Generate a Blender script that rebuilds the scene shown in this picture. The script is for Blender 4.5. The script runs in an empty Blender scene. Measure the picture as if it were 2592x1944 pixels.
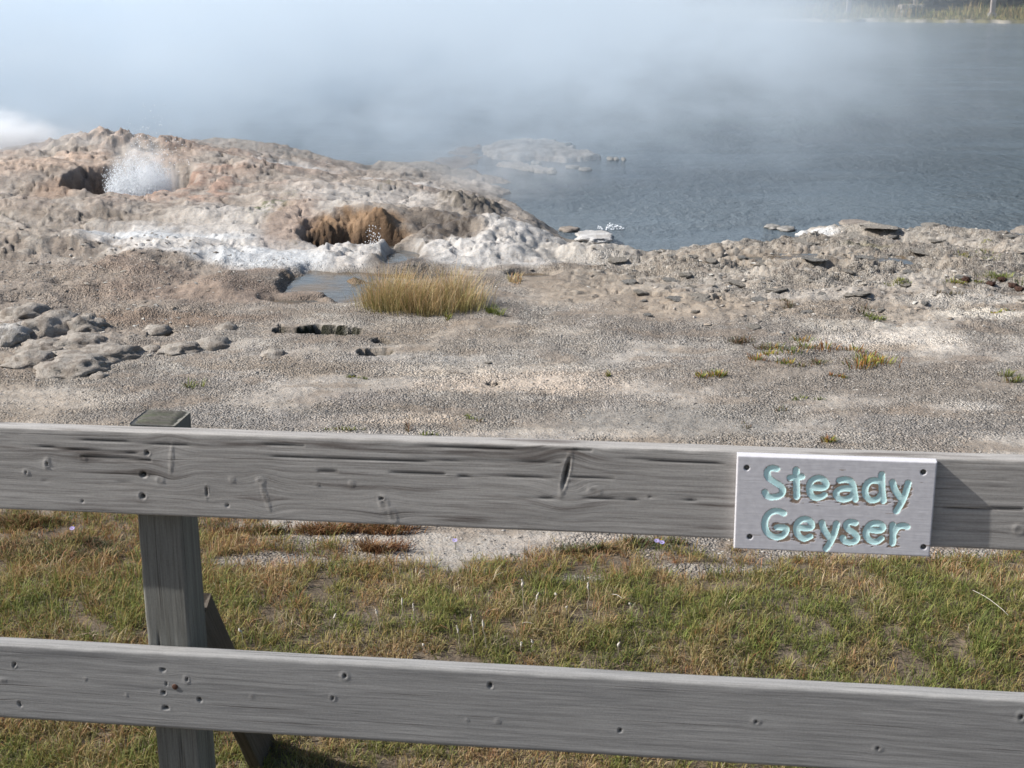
import bpy, math, random
import numpy as np
from mathutils import Vector, Matrix

random.seed(7)
rng = np.random.default_rng(11)
sc = bpy.context.scene
COL = sc.collection

# ------------------------------------------------------------------ camera
CAM_H = 2.35
PITCH = math.radians(17.2)
FPX = 3500.0                                    # focal length in photo pixels (2592 wide)
cd = bpy.data.cameras.new("camera")
cd.sensor_width = 36.0
cd.lens = FPX / 2592.0 * 36.0
cd.clip_start = 0.1
cd.clip_end = 2000.0
cd.dof.use_dof = True
cd.dof.focus_distance = 6.5
cd.dof.aperture_fstop = 9.0
cam = bpy.data.objects.new("camera", cd)
COL.objects.link(cam)
cam.location = (0, 0, CAM_H)
cam.rotation_euler = (math.pi / 2 - PITCH, 0, 0)
sc.camera = cam

# ------------------------------------------------------------------ sun and sky
SUN_DIR = Vector((-0.77, -0.03, 0.64)).normalized()       # towards the sun
sun_el = math.asin(SUN_DIR.z)
sun_az = math.atan2(SUN_DIR.x, SUN_DIR.y)
w = bpy.data.worlds.new("World")
sc.world = w
w.use_nodes = True
nt = w.node_tree
nt.nodes.clear()
wo = nt.nodes.new("ShaderNodeOutputWorld")
bg = nt.nodes.new("ShaderNodeBackground")
sky = nt.nodes.new("ShaderNodeTexSky")
sky.sky_type = 'NISHITA'
sky.sun_disc = False
sky.sun_elevation = sun_el
sky.sun_rotation = sun_az
sky.air_density = 1.0
sky.dust_density = 1.5
bg.inputs["Strength"].default_value = 0.08
nt.links.new(sky.outputs[0], bg.inputs[0])
nt.links.new(bg.outputs[0], wo.inputs[0])
sl = bpy.data.lights.new("sun", 'SUN')
sl.energy = 4.7
sl.angle = math.radians(0.6)
sl.color = (1.0, 0.965, 0.92)
so = bpy.data.objects.new("sun", sl)
COL.objects.link(so)
so.rotation_euler = SUN_DIR.to_track_quat('Z', 'Y').to_euler()

sc.view_settings.view_transform = 'Standard'
sc.view_settings.look = 'None'
sc.view_settings.gamma = 1.0
sc.view_settings.exposure = 0.5
sc.view_settings.use_curve_mapping = False
sc.render.engine = 'CYCLES'
cy = sc.cycles
cy.use_denoising = True
cy.max_bounces = 6
cy.diffuse_bounces = 2
cy.glossy_bounces = 3
cy.transmission_bounces = 2
cy.volume_bounces = 6
cy.transparent_max_bounces = 8
cy.volume_step_rate = 1.0
cy.volume_max_steps = 160
cy.use_adaptive_sampling = True
cy.adaptive_threshold = 0.015

# ------------------------------------------------------------------ camera geometry helpers (photo pixel -> place)
CP, SP = math.cos(PITCH), math.sin(PITCH)


def ray(px, py):
    a = (px - 1296.0) / FPX
    b = -(py - 972.0) / FPX
    return np.array([a, CP + b * SP, -SP + b * CP])


def ground(px, py, z=0.0):
    d = ray(px, py)
    t = (z - CAM_H) / d[2]
    return float(d[0] * t), float(d[1] * t)


def at_dist(px, py, y):
    d = ray(px, py)
    t = y / d[1]
    return float(d[0] * t), y, float(CAM_H + d[2] * t)


# fence front plane: vertical, its left end farther away
YAW = math.radians(7.7)
FU = np.array([math.cos(YAW), -math.sin(YAW), 0.0])       # along the rails to the right
FN = np.array([-math.sin(YAW), -math.cos(YAW), 0.0])      # towards the viewer
FP = np.array([0.0, 3.3, 0.0])


def on_plane(px, py, off=0.0):
    """point of the plane parallel to the fence front, off metres towards the viewer"""
    d = ray(px, py)
    p0 = FP + FN * off
    o = np.array([0, 0, CAM_H])
    t = np.dot(p0 - o, FN) / np.dot(d, FN)
    return o + d * t


# ------------------------------------------------------------------ numpy noise
def _h(ix, iy, s=0):
    n = (ix.astype(np.int64) * 374761393 + iy.astype(np.int64) * 668265263 + s * 1442695041) & 0x7fffffff
    n = ((n ^ (n >> 13)) * 1274126177) & 0x7fffffff
    n = ((n ^ (n >> 15)) * 461845907) & 0x7fffffff
    return (n & 0xffffff) / float(0xffffff)


def vnoise(x, y, s=0):
    """gradient noise about -1..1"""
    x0, y0 = np.floor(x), np.floor(y)
    fx, fy = x - x0, y - y0
    u = fx * fx * fx * (fx * (fx * 6 - 15) + 10)
    v = fy * fy * fy * (fy * (fy * 6 - 15) + 10)

    def g(ox, oy):
        a = _h(x0 + ox, y0 + oy, s) * (2 * math.pi)
        return np.cos(a) * (fx - ox) + np.sin(a) * (fy - oy)
    a = g(0, 0) * (1 - u) + g(1, 0) * u
    b = g(0, 1) * (1 - u) + g(1, 1) * u
    return (a * (1 - v) + b * v) * 1.5


def fbm(x, y, oct=4, s=0, gain=0.5):
    r = np.zeros_like(x)
    a, f = 1.0, 1.0
    for i in range(oct):
        r += a * vnoise(x * f + 13.7 * i, y * f - 7.3 * i, s + i)
        a *= gain
        f *= 2.03
    return r


def ridged(x, y, oct=4, s=0):
    r = np.zeros_like(x)
    a, f = 0.6, 1.0
    for i in range(oct):
        r += a * (1 - np.abs(vnoise(x * f + 3.1 * i, y * f + 9.2 * i, s + i)) * 1.6)
        a *= 0.5
        f *= 2.1
    return r


def worley(x, y, s=0):
    """nearest distance, second distance, cell value"""
    x0, y0 = np.floor(x), np.floor(y)
    d1 = np.full_like(x, 9.0)
    d2 = np.full_like(x, 9.0)
    cid = np.zeros_like(x)
    for i in (-1, 0, 1):
        for j in (-1, 0, 1):
            cx, cy_ = x0 + i, y0 + j
            qx = cx + _h(cx, cy_, s)
            qy = cy_ + _h(cx, cy_, s + 5)
            d = np.hypot(qx - x, qy - y)
            near = d < d1
            d2 = np.where(near, d1, np.minimum(d2, d))
            cid = np.where(near, _h(cx, cy_, s + 9), cid)
            d1 = np.where(near, d, d1)
    return d1, d2, cid


def sstep(a, b, x):
    t = np.clip((x - a) / (b - a), 0, 1)
    return t * t * (3 - 2 * t)


def poly_sd(px, py, poly):
    """signed distance, positive inside"""
    d = np.full_like(px, 1e9)
    inside = np.zeros(px.shape, bool)
    n = len(poly)
    for i in range(n):
        ax, ay = poly[i]
        bx, by = poly[(i + 1) % n]
        ex, ey = bx - ax, by - ay
        wx, wy = px - ax, py - ay
        t = np.clip((wx * ex + wy * ey) / (ex * ex + ey * ey + 1e-12), 0, 1)
        d = np.minimum(d, np.hypot(wx - ex * t, wy - ey * t))
        c = ((ay > py) != (by > py)) & (px < (bx - ax) * (py - ay) / (by - ay + 1e-12) + ax)
        inside ^= c
    return np.where(inside, d, -d)


# ------------------------------------------------------------------ mesh helpers
def link(me, name, mat=None, parent=None):
    o = bpy.data.objects.new(name, me)
    if mat is not None and not me.materials:
        me.materials.append(mat)
    COL.objects.link(o)
    if parent is not None:
        o.parent = parent
    return o


def mesh_np(name, V, F, smooth=True, attrs=None):
    """V (n,3); F (m,3) or (m,4) or list of both arrays"""
    me = bpy.data.meshes.new(name)
    V = np.asarray(V, np.float32)
    Fs = F if isinstance(F, list) else [F]
    Fs = [np.asarray(f, np.int32) for f in Fs if len(f)]
    me.vertices.add(len(V))
    me.vertices.foreach_set("co", V.ravel())
    loops = np.concatenate([f.ravel() for f in Fs])
    tot = np.concatenate([np.full(len(f), f.shape[1], np.int32) for f in Fs])
    st = np.concatenate([[0], np.cumsum(tot)[:-1]]).astype(np.int32)
    me.loops.add(len(loops))
    me.loops.foreach_set("vertex_index", loops)
    me.polygons.add(len(tot))
    me.polygons.foreach_set("loop_start", st)
    me.polygons.foreach_set("loop_total", tot)
    me.polygons.foreach_set("use_smooth", np.full(len(tot), smooth, bool))
    me.update(calc_edges=True)
    for k, a in (attrs or {}).items():
        a = np.asarray(a, np.float32)
        if a.ndim == 1:
            at = me.attributes.new(k, 'FLOAT', 'POINT')
            at.data.foreach_set("value", a)
        elif a.shape[1] == 3:
            at = me.attributes.new(k, 'FLOAT_VECTOR', 'POINT')
            at.data.foreach_set("vector", a.ravel())
        else:
            at = me.attributes.new(k, 'FLOAT_COLOR', 'POINT')
            at.data.foreach_set("color", a.ravel())
    return me


def tag(o, label=None, cat=None, group=None, kind=None):
    if label: o['label'] = label
    if cat: o['category'] = cat
    if group: o['group'] = group
    if kind: o['kind'] = kind
    return o


def empty(name, loc, rz=0.0):
    o = bpy.data.objects.new(name, None)
    o.empty_display_size = 0.2
    COL.objects.link(o)
    o.location = loc
    o.rotation_euler = (0, 0, rz)
    return o


def under(o, parent):
    """parent o to an unrotated empty, o's mesh being in world coordinates"""
    o.parent = parent
    o.location = -Vector(parent.location)
    return o


class NT:
    def __init__(self, name):
        self.m = bpy.data.materials.new(name)
        self.m.use_nodes = True
        self.t = self.m.node_tree
        self.t.nodes.clear()
        self.out = self.t.nodes.new("ShaderNodeOutputMaterial")

    def n(self, typ, **kw):
        nd = self.t.nodes.new("ShaderNode" + typ)
        for k, v in kw.items():
            if k.startswith("i_"):
                key = k[2:]
                key = int(key) if key.isdigit() else key.replace("_", " ")
                self.set(nd.inputs[key], v)
            else:
                setattr(nd, k, v)
        return nd

    def set(self, inp, v):
        if isinstance(v, bpy.types.NodeSocket):
            self.t.links.new(v, inp)
        else:
            inp.default_value = v

    def math(self, op, a, b=0.0, c=0.0, clamp=False):
        nd = self.t.nodes.new("ShaderNodeMath")
        nd.operation = op
        nd.use_clamp = clamp
        for i, v in enumerate((a, b, c)):
            self.set(nd.inputs[i], v)
        return nd.outputs[0]

    def mix(self, f, a, b, mode='MIX'):
        nd = self.t.nodes.new("ShaderNodeMix")
        nd.data_type = 'RGBA'
        nd.blend_type = mode
        self.set(nd.inputs[0], f)
        self.set(nd.inputs[6], a)
        self.set(nd.inputs[7], b)
        return nd.outputs[2]

    def ramp(self, f, stops):
        nd = self.t.nodes.new("ShaderNodeValToRGB")
        e = nd.color_ramp.elements
        while len(e) < len(stops):
            e.new(0.5)
        for i, (p, c) in enumerate(stops):
            e[i].position = p
            e[i].color = c if len(c) == 4 else (*c, 1)
        self.set(nd.inputs[0], f)
        return nd.outputs[0]

    def maprange(self, v, a, b, c=0.0, d=1.0):
        nd = self.t.nodes.new("ShaderNodeMapRange")
        nd.interpolation_type = 'SMOOTHSTEP'
        self.set(nd.inputs[0], v)
        for i, q in enumerate((a, b, c, d)):
            self.set(nd.inputs[i + 1], q)
        return nd.outputs[0]

    def attr(self, name, out=0):
        return self.n("Attribute", attribute_name=name).outputs[out]

    def scale(self, vec, s):
        nd = self.t.nodes.new("ShaderNodeMapping")
        self.set(nd.inputs[0], vec)
        nd.inputs[3].default_value = s
        return nd.outputs[0]

    def noise(self, vec, scale, detail=4, rough=0.5, dist=0.0, out=0):
        nd = self.n("TexNoise", i_Scale=scale, i_Detail=detail, i_Roughness=rough, i_Distortion=dist)
        self.set(nd.inputs["Vector"], vec)
        return nd.outputs[out]

    def bsdf(self, color, rough=0.9, spec=0.3, bump=None, bs=1.0, bd=0.01, **kw):
        p = self.n("BsdfPrincipled")
        self.set(p.inputs["Base Color"], color)
        self.set(p.inputs["Roughness"], rough)
        self.set(p.inputs["Specular IOR Level"], spec)
        for k, v in kw.items():
            self.set(p.inputs[k.replace("_", " ")], v)
        if bump is not None:
            b = self.n("Bump", i_Strength=bs, i_Distance=bd)
            self.set(b.inputs["Height"], bump)
            self.t.links.new(b.outputs[0], p.inputs["Normal"])
        self.t.links.new(p.outputs[0], self.out.inputs[0])
        return p


# ------------------------------------------------------------------ materials
def mat_ground():
    m = NT("sinter_ground")
    col = m.attr("Col")
    wet = m.attr("wet", 2)
    grav = m.attr("grav", 2)
    pos = m.n("NewGeometry").outputs["Position"]
    vor = m.n("TexVoronoi", i_Scale=85.0, feature='F1')
    m.set(vor.inputs["Vector"], pos)
    vor2 = m.n("TexVoronoi", i_Scale=38.0, feature='F1')
    m.set(vor2.inputs["Vector"], pos)
    cell = m.n("SeparateColor")
    m.set(cell.inputs[0], vor.outputs["Color"])
    cell2 = m.n("SeparateColor")
    m.set(cell2.inputs[0], vor2.outputs["Color"])
    n1 = m.noise(pos, 22.0, 6, 0.65)
    n2 = m.noise(pos, 140.0, 3, 0.6)
    k = m.math('ADD', m.math('MULTIPLY', cell.outputs[0], 0.62), m.math('MULTIPLY', cell2.outputs[1], 0.26))
    kg = m.math('ADD', 0.66, k)                                  # per stone tone
    kd = m.math('SUBTRACT', 1.22, m.math('MULTIPLY', vor.outputs["Distance"], 0.75))   # joints between stones
    kg = m.math('MULTIPLY', kg, kd)
    n0 = m.noise(m.scale(pos, (.65, 1.7, 1.7)), 9.0, 7, 0.68)
    ks = m.math('ADD', 0.28, m.math('ADD', m.math('MULTIPLY', n1, 0.7), m.math('MULTIPLY', n0, 0.75)))
    smo = m.attr('smo', 2)
    ks = m.math('ADD', m.math('MULTIPLY', ks, m.math('SUBTRACT', 1.0, m.math('MULTIPLY', smo, .7))), m.math('MULTIPLY', smo, .70))
    f = m.math('ADD', m.math('MULTIPLY', kg, grav), m.math('MULTIPLY', ks, m.math('SUBTRACT', 1.0, grav)))
    fine = m.math('ADD', 0.72, m.math('MULTIPLY', n2, 0.56))
    f = m.math('MULTIPLY', f, fine)
    comb = m.n("CombineColor")
    for i in range(3):
        m.set(comb.inputs[i], f)
    c = m.mix(1.0, col, comb.outputs[0], 'MULTIPLY')
    tint = m.mix(m.math('MULTIPLY', cell.outputs[1], 0.30), c, m.mix(1.0, c, (1.22, 1.0, 0.78, 1), 'MULTIPLY'))
    h = m.math('ADD', m.math('MULTIPLY', m.math('SUBTRACT', 1.0, vor.outputs["Distance"]), grav),
               m.math('ADD', m.math('MULTIPLY', n1, 1.3), m.math('MULTIPLY', n2, 0.25)))
    h = m.math('MULTIPLY', h, m.math('ADD', 0.75, m.math('MULTIPLY', grav, 0.25)))
    rough = m.math('SUBTRACT', 0.95, m.math('MULTIPLY', wet, 0.6))
    h = m.math('ADD', h, m.math('MULTIPLY', m.math('MULTIPLY', n0, 1.6), m.math('SUBTRACT', 1.0, grav)))
    m.bsdf(tint, rough, m.math('ADD', 0.2, m.math('MULTIPLY', wet, 0.4)), bump=h, bs=0.8, bd=0.018)
    return m.m


def mat_rock(name, c1, c2, sc_=9.0):
    m = NT(name)
    co = m.n("TexCoord").outputs["Object"]
    n1 = m.noise(co, sc_, 6, 0.62)
    n2 = m.noise(co, sc_ * 9, 4, 0.6)
    nz = m.n("SeparateXYZ")
    m.set(nz.inputs[0], m.n("NewGeometry").outputs["Normal"])
    c = m.mix(m.maprange(n1, 0.35, 0.65), c1, c2)
    k = m.math('ADD', 0.62, m.math('MULTIPLY', n2, 0.75))
    comb = m.n("CombineColor")
    for i in range(3):
        m.set(comb.inputs[i], k)
    c = m.mix(1.0, c, comb.outputs[0], 'MULTIPLY')
    m.bsdf(c, 0.92, 0.2, bump=m.math('ADD', n1, m.math('MULTIPLY', n2, 0.5)), bs=1.0, bd=0.03)
    return m.m


def mat_vcol(name, rough=0.85, sub=0.0, noise_amt=0.0, spec=0.2):
    m = NT(name)
    c = m.attr("Col")
    if noise_amt:
        n = m.noise(m.n("NewGeometry").outputs["Position"], 90.0, 3)
        k = m.math('ADD', 1 - noise_amt * 0.5, m.math('MULTIPLY', n, noise_amt))
        comb = m.n("CombineColor")
        for i in range(3):
            m.set(comb.inputs[i], k)
        c = m.mix(1.0, c, comb.outputs[0], 'MULTIPLY')
    if sub:
        d = m.n("BsdfPrincipled")
        m.set(d.inputs["Base Color"], c)
        m.set(d.inputs["Roughness"], rough)
        m.set(d.inputs["Specular IOR Level"], spec)
        t = m.n("BsdfTranslucent")
        m.set(t.inputs[0], c)
        mx = m.n("MixShader", i_0=sub)
        m.t.links.new(d.outputs[0], mx.inputs[1])
        m.t.links.new(t.outputs[0], mx.inputs[2])
        m.t.links.new(mx.outputs[0], m.out.inputs[0])
    else:
        m.bsdf(c, rough, spec)
    return m.m


def mat_plain(name, col, rough=0.6, spec=0.4, metal=0.0, var=0.25, sc_=60):
    m = NT(name)
    co = m.n("TexCoord").outputs["Object"]
    n = m.noise(co, sc_, 4)
    k = m.math('ADD', 1 - var / 2, m.math('MULTIPLY', n, var))
    comb = m.n("CombineColor")
    for i in range(3):
        m.set(comb.inputs[i], k)
    c = m.mix(1.0, (*col, 1), comb.outputs[0], 'MULTIPLY')
    m.bsdf(c, rough, spec, bump=n, bs=0.3, bd=0.002, Metallic=metal)
    return m.m


def mat_wood(name, dark, light, stain, seed=0.0, stain_amt=0.6, green=0.0):
    """weathered softwood: wc = (along, across warped round the knots, depth); kn = knot, pit = hole or check"""
    m = NT(name)
    wc = m.attr("wc", 1)
    kn = m.attr("kn", 2)
    pit = m.attr("pit", 2)
    off = m.n("Mapping", i_Location=(seed, seed * 1.7, 0))
    m.set(off.inputs[0], wc)
    v = off.outputs[0]
    g1 = m.noise(m.scale(v, (2.2, 95, 95)), 1.0, 3, 0.6)          # broad grain
    g2 = m.noise(m.scale(v, (9.0, 480, 480)), 1.0, 5, 0.75)        # fine fibres
    g3 = m.noise(m.scale(v, (1.6, 14, 14)), 1.0, 4, 0.55)         # tone drift
    sn = m.noise(m.scale(v, (1.9, 26, 26)), 1.0, 4, 0.6)
    stn = m.maprange(sn, 0.54, 0.68)
    sp = m.noise(wc, 160.0, 3, 0.6)
    f = m.math('ADD', m.math('MULTIPLY', g1, 0.38), m.math('MULTIPLY', g2, 0.62))
    f = m.maprange(f, 0.36, 0.62)
    c = m.mix(f, dark, light)
    ck = m.maprange(m.noise(m.scale(v, (1.3, 120, 120)), 1.0, 2, 0.5), 0.64, 0.70)   # thin dark checks
    c = m.mix(m.math('MULTIPLY', g3, 0.5), c, m.mix(0.5, c, stain))
    c = m.mix(m.math('MULTIPLY', stn, stain_amt), c, stain)
    c = m.mix(m.math('MULTIPLY', ck, 0.6), c, (0.05, 0.042, 0.038, 1))
    if green:
        gm = m.maprange(m.noise(wc, 30.0, 5, 0.6), 0.40, 0.62)
        c = m.mix(m.math('MULTIPLY', gm, green), c, (0.085, 0.095, 0.06, 1))
    kk = m.math('ADD', 0.80, m.math('MULTIPLY', sp, 0.4))
    comb = m.n("CombineColor")
    for i in range(3):
        m.set(comb.inputs[i], kk)
    c = m.mix(1.0, c, comb.outputs[0], 'MULTIPLY')
    c = m.mix(m.math('MULTIPLY', kn, 0.45), c, (0.13, 0.118, 0.105, 1))
    c = m.mix(m.math('MULTIPLY', pit, 0.93), c, (0.02, 0.018, 0.016, 1))
    h = m.math('ADD', m.math('MULTIPLY', g1, 0.8), m.math('SUBTRACT', m.math('MULTIPLY', g2, 0.45), m.math('MULTIPLY', ck, 0.7)))
    m.bsdf(c, 0.82, 0.25, bump=h, bs=0.6, bd=0.0016)
    return m.m


def mat_water():
    m = NT("lake_water")
    pos = m.n("NewGeometry").outputs["Position"]
    sx = m.n("SeparateXYZ")
    m.set(sx.inputs[0], pos)
    n1 = m.noise(m.scale(pos, (1.5, 1.2, 1)), 5.0, 5, 0.62)
    n2 = m.noise(m.scale(pos, (1.0, 2.2, 1)), 17.0, 3, 0.55)
    n3 = m.noise(m.scale(pos, (1, 3.0, 1)), 0.5, 3, 0.5)
    gust = m.noise(m.scale(pos, (.35, .9, 1)), 1.0, 4, 0.6)
    windy = m.math('MULTIPLY', m.maprange(m.math('ADD', sx.outputs[0], m.math('MULTIPLY', n3, 3.0)), -0.5, 4.5, 0.35, 1.1), m.maprange(gust, .35, .62, .45, 1.25))
    h = m.math('MULTIPLY', m.math('ADD', n1, m.math('MULTIPLY', n2, 0.6)), windy)
    c = m.mix(n3, (0.115, 0.148, 0.175, 1), (0.125, 0.15, 0.165, 1))
    m.bsdf(c, 0.18, 0.5, bump=h, bs=1.0, bd=0.08, IOR=1.30)
    return m.m


def mat_pool():
    m = NT("pool_water")
    pos = m.n("NewGeometry").outputs["Position"]
    n1 = m.noise(m.scale(pos, (1.0, 2.0, 1)), 7.0, 4, 0.55)
    n2 = m.noise(pos, 2.0, 4, 0.6)
    c = m.mix(m.maprange(n2, 0.4, 0.65), (0.085, 0.095, 0.10, 1), (0.13, 0.085, 0.04, 1))
    m.bsdf(c, 0.10, 0.5, bump=n1, bs=0.10, bd=0.03, IOR=1.33)
    return m.m


M_GROUND = mat_ground()
M_WATER = mat_water()
M_POOL = mat_pool()
M_GRASS = mat_vcol("grass_blades", 0.7, sub=0.28)
M_PEB = mat_vcol("gravel_stones", 0.9, noise_amt=0.5)
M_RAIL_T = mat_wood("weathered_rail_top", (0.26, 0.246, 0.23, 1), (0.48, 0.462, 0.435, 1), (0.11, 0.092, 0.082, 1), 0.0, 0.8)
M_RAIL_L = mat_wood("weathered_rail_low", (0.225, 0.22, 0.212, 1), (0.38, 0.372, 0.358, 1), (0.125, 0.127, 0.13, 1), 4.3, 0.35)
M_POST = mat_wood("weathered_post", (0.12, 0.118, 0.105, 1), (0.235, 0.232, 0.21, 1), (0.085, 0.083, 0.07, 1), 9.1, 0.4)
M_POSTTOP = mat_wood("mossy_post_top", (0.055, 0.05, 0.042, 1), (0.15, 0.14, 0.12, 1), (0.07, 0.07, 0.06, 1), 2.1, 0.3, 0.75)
M_BRACE = mat_wood("shaded_brace", (0.055, 0.045, 0.035, 1), (0.125, 0.105, 0.085, 1), (0.05, 0.045, 0.04, 1), 5.5, 0.3)  # shade behind the post is put into this wood colour
M_RUST = mat_plain("rusty_bolt", (0.09, 0.045, 0.03), 0.7, 0.4, 0.3)
M_STEEL = mat_plain("dull_steel", (0.16, 0.16, 0.15), 0.5, 0.5, 0.8)

# ------------------------------------------------------------------ terrain
WATER_Z = -0.35
G = ground


def gz(px, py, z=WATER_Z):
    return G(px, py, z)


shore = [gz(1650, 618), gz(1600, 612), gz(1545, 604), gz(1480, 590), gz(1425, 566), gz(1372, 545), gz(1335, 523), gz(1290, 503),
         gz(1318, 492), gz(1405, 486), gz(1372, 472), gz(1320, 456), gz(1262, 446), (-0.35, 17.6), (-1.2, 17.7), (-2.6, 17.4),
         (-4.2, 17.9), (-6.0, 17.6), (-8.0, 18.3), (-12, 19), (-30, 17), (-80, 10), (-80, -60), (80, -60), (80, 12), (20, 15.8), (9, 15.6),
         gz(2592, 549), gz(2420, 552), gz(2300, 556), gz(2200, 562), gz(2130, 566), gz(2070, 578), gz(1985, 590), gz(1890, 602), gz(1810, 608), gz(1740, 612)]
island = [gz(1212, 381), gz(1250, 366), gz(1330, 359), gz(1400, 364), gz(1452, 372), gz(1440, 378), gz(1480, 388), gz(1530, 400), gz(1500, 408),
          gz(1430, 414), gz(1350, 408), gz(1270, 408), gz(1232, 396)]
spit1 = [gz(1255, 417), gz(1320, 413), gz(1330, 420), gz(1410, 432), gz(1412, 438), gz(1360, 440), gz(1300, 428), gz(1250, 423)]
shelf = [gz(1080, 402), gz(1150, 376), gz(1215, 366), gz(1240, 372), gz(1225, 388), gz(1245, 400), gz(1200, 424), gz(1260, 446), gz(1100, 440)]

# grid: dense in front of the camera, growing outwards
ti = np.linspace(-0.46, 0.46, 800)
to = 0.46 * np.geomspace(1.012, 30, 46)
T = np.concatenate([-to[::-1], ti, to])
ys = np.concatenate([np.linspace(-60, 0, 14)[:-1], np.linspace(0, 3.0, 26)[:-1],
                     3.0 * np.exp(np.linspace(0, math.log(21.5 / 3.0), 640)),
                     np.linspace(21.9, 57, 26), np.linspace(57.6, 66, 60), np.geomspace(66.5, 400, 26)])
WY = np.where(ys > 2.6, ys, 2.6 + 0.15 * np.abs(ys - 2.6))
X = T[None, :] * WY[:, None]
Y = np.repeat(ys[:, None], len(T), 1)
X += fbm(X * 0.7, Y * 0.7, 1, 77) * 0.0
sh = X.shape
X, Y = X.ravel(), Y.ravel()


def ell(px, py, a, b, z=0.0, rot=0.0, edge=0.35, warp=0.25, wf=2.5, s=0):
    """soft ellipse lying on the ground, its centre and half axes read off the photo"""
    cx, cy_ = G(px, py, z)
    xr, _ = G(px + a, py, z)
    _, y1 = G(px, py - b, z)
    _, y2 = G(px, py + b, z)
    rx, ry = abs(xr - cx), abs(y1 - y2) / 2
    c, s_ = math.cos(rot), math.sin(rot)
    dx, dy = X - cx, Y - cy_
    u, v = (dx * c + dy * s_) / rx, (-dx * s_ + dy * c) / ry
    r = np.hypot(u, v) + WN[s % 3] * warp
    return 1 - sstep(1 - edge, 1 + edge, r)


WN = [fbm(X * 2.2, Y * 2.2, 4, 101), fbm(X * 3.1, Y * 3.1, 4, 131), fbm(X * 1.4, Y * 1.4, 5, 151)]
near = (Y < 24) & (Y > 2)

nA = fbm(X * 5, Y * 5, 4, 3)
nB = fbm(X * 1.3, Y * 1.3, 4, 17)
nC = fbm(X * 14, Y * 14, 4, 29)
nD = fbm(X * 0.45, Y * 0.45, 3, 41)

d_main = poly_sd(X, Y, shore) + nA * 0.035 + nB * 0.03
d_isl = poly_sd(X, Y, island) + nA * 0.08
d_spit = poly_sd(X, Y, spit1) + nA * 0.05
d_shelf = poly_sd(X, Y, shelf) + nA * 0.08
d_far = Y - (62.2 + np.where(X > 7, (X - 7) * -0.18, 0) + 0.5 * nD)


def bump_(cx, cy_, rx, ry, p=2.0, rot=0.0):
    c, s_ = math.cos(rot), math.sin(rot)
    dx, dy = X - cx, Y - cy_
    u, v = (dx * c + dy * s_) / rx, (-dx * s_ + dy * c) / ry
    return np.exp(-(u * u + v * v) ** (p / 2))


# large form of the near land
zb = np.zeros_like(X)
left = sstep(1.2, -2.8, X - 0.0)
zb += 0.15 * sstep(9.6, 14.6, Y) * left
zb += 0.06 * sstep(13.2, 15.0, Y) * sstep(1.6, 0.0, X) * (1 - left)
zb -= 0.25 * sstep(9.6, 13.6, Y) * sstep(-0.9, 1.2, X)
zb -= 0.24 * sstep(13.4, 16.4, Y) * sstep(-3.5, -1.6, X)
zb -= 0.10 * sstep(13.2, 14.6, Y) * sstep(-1.4, -0.3, X)
zb += 0.03 * nB * sstep(6.5, 9, Y) * sstep(22, 18, Y)
zb -= 0.13 * sstep(11.8, 13.3, Y) * sstep(0.1, 0.6, X) * sstep(3.4, 1.8, X)
# raised rim behind the geyser vent and behind the orange vent
v1 = (-3.88, 14.05)
v2 = (-1.40, 11.92)
zb += 0.28 * bump_(-4.55, 15.9, 1.05, 0.65) * (1 + 0.25 * nA)
zb += 0.10 * bump_(-3.9, 15.0, 1.6, 0.55)
zb += 0.14 * bump_(-5.2, 14.3, 0.9, 0.6)
zb += 0.10 * bump_(-2.7, 14.6, 0.8, 0.7)
zb += 0.15 * bump_(v2[0] + 0.12, v2[1] + 0.60, 0.62, 0.36)
zb += 0.10 * bump_(v2[0] - 0.72, v2[1] + 0.35, 0.42, 0.45)
zb += 0.045 * bump_(v2[0] + 0.12, 11.33, 0.30, 0.13) * (1 + 0.6 * nA)
# lumpy white bank between pool and lake
cauli = np.maximum(np.maximum(ell(1240, 632, 190, 42, -0.1, edge=0.3), ell(1450, 640, 170, 30, -0.15, edge=0.4)), ell(900, 643, 100, 22, edge=0.3))
zb += 0.10 * np.maximum(ell(1290, 606, 100, 28, -0.1, edge=0.7), 0.35 * ell(1200, 645, 110, 20, -0.05, edge=0.7))
d1, d2, cid = worley(X * 8, Y * 8, 3)
d1b, d2b, cidb = worley(X * 19 + nA, Y * 19, 8)
zb += cauli * (0.055 * np.sqrt(np.clip(1 - d1 * 1.1, 0, 1)) + 0.024 * np.sqrt(np.clip(1 - d1b * 1.1, 0, 1)) - 0.02)
# dark knobbly block right of the vent
blk = ell(1185, 515, 75, 26, 0.0, edge=0.35)
zb += blk * (0.03 + 0.06 * (1 - d1) + 0.03 * nC)
# swells and long low ridges over the left platform
plat = sstep(10.3, 11.3, Y) * sstep(18, 17, Y) * sstep(0.9, -0.3, X)
rg = ridged(X * 0.8 + nB * 0.4, Y * 1.5 + 0.35 * X, 3, 51)
pl = fbm(X * 1.0 + 9 + nB * 0.3, Y * 2.4 + 0.3 * X, 5, 161)
pq = pl * 4.0
pqf = np.floor(pq)
pstep = sstep(0.70, 0.98, pq - pqf)
zb += plat * (0.055 * (rg - 0.75) + 0.006 * nA + 0.045 * (pqf + pstep) / 4.0)
dm1, dm2, mid = worley(X * 2.3 + nA * 0.22, Y * 3.4 + 0.9 * X + nB * 0.5, 221)
mcrack = (1 - sstep(0.015, 0.085, dm2 - dm1)) * plat * sstep(-0.25, 0.25, fbm(X * 1.2, Y * 1.6, 3, 231))
dn1, dn2, nid = worley(X * 6 + nA * 0.3, Y * 6.5, 241)
crust = sstep(0.1, 0.6, fbm(X * 1.8, Y * 2.2, 3, 251)) * plat * (1 - 0.65 * sstep(12.2, 12.8, Y))
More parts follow.
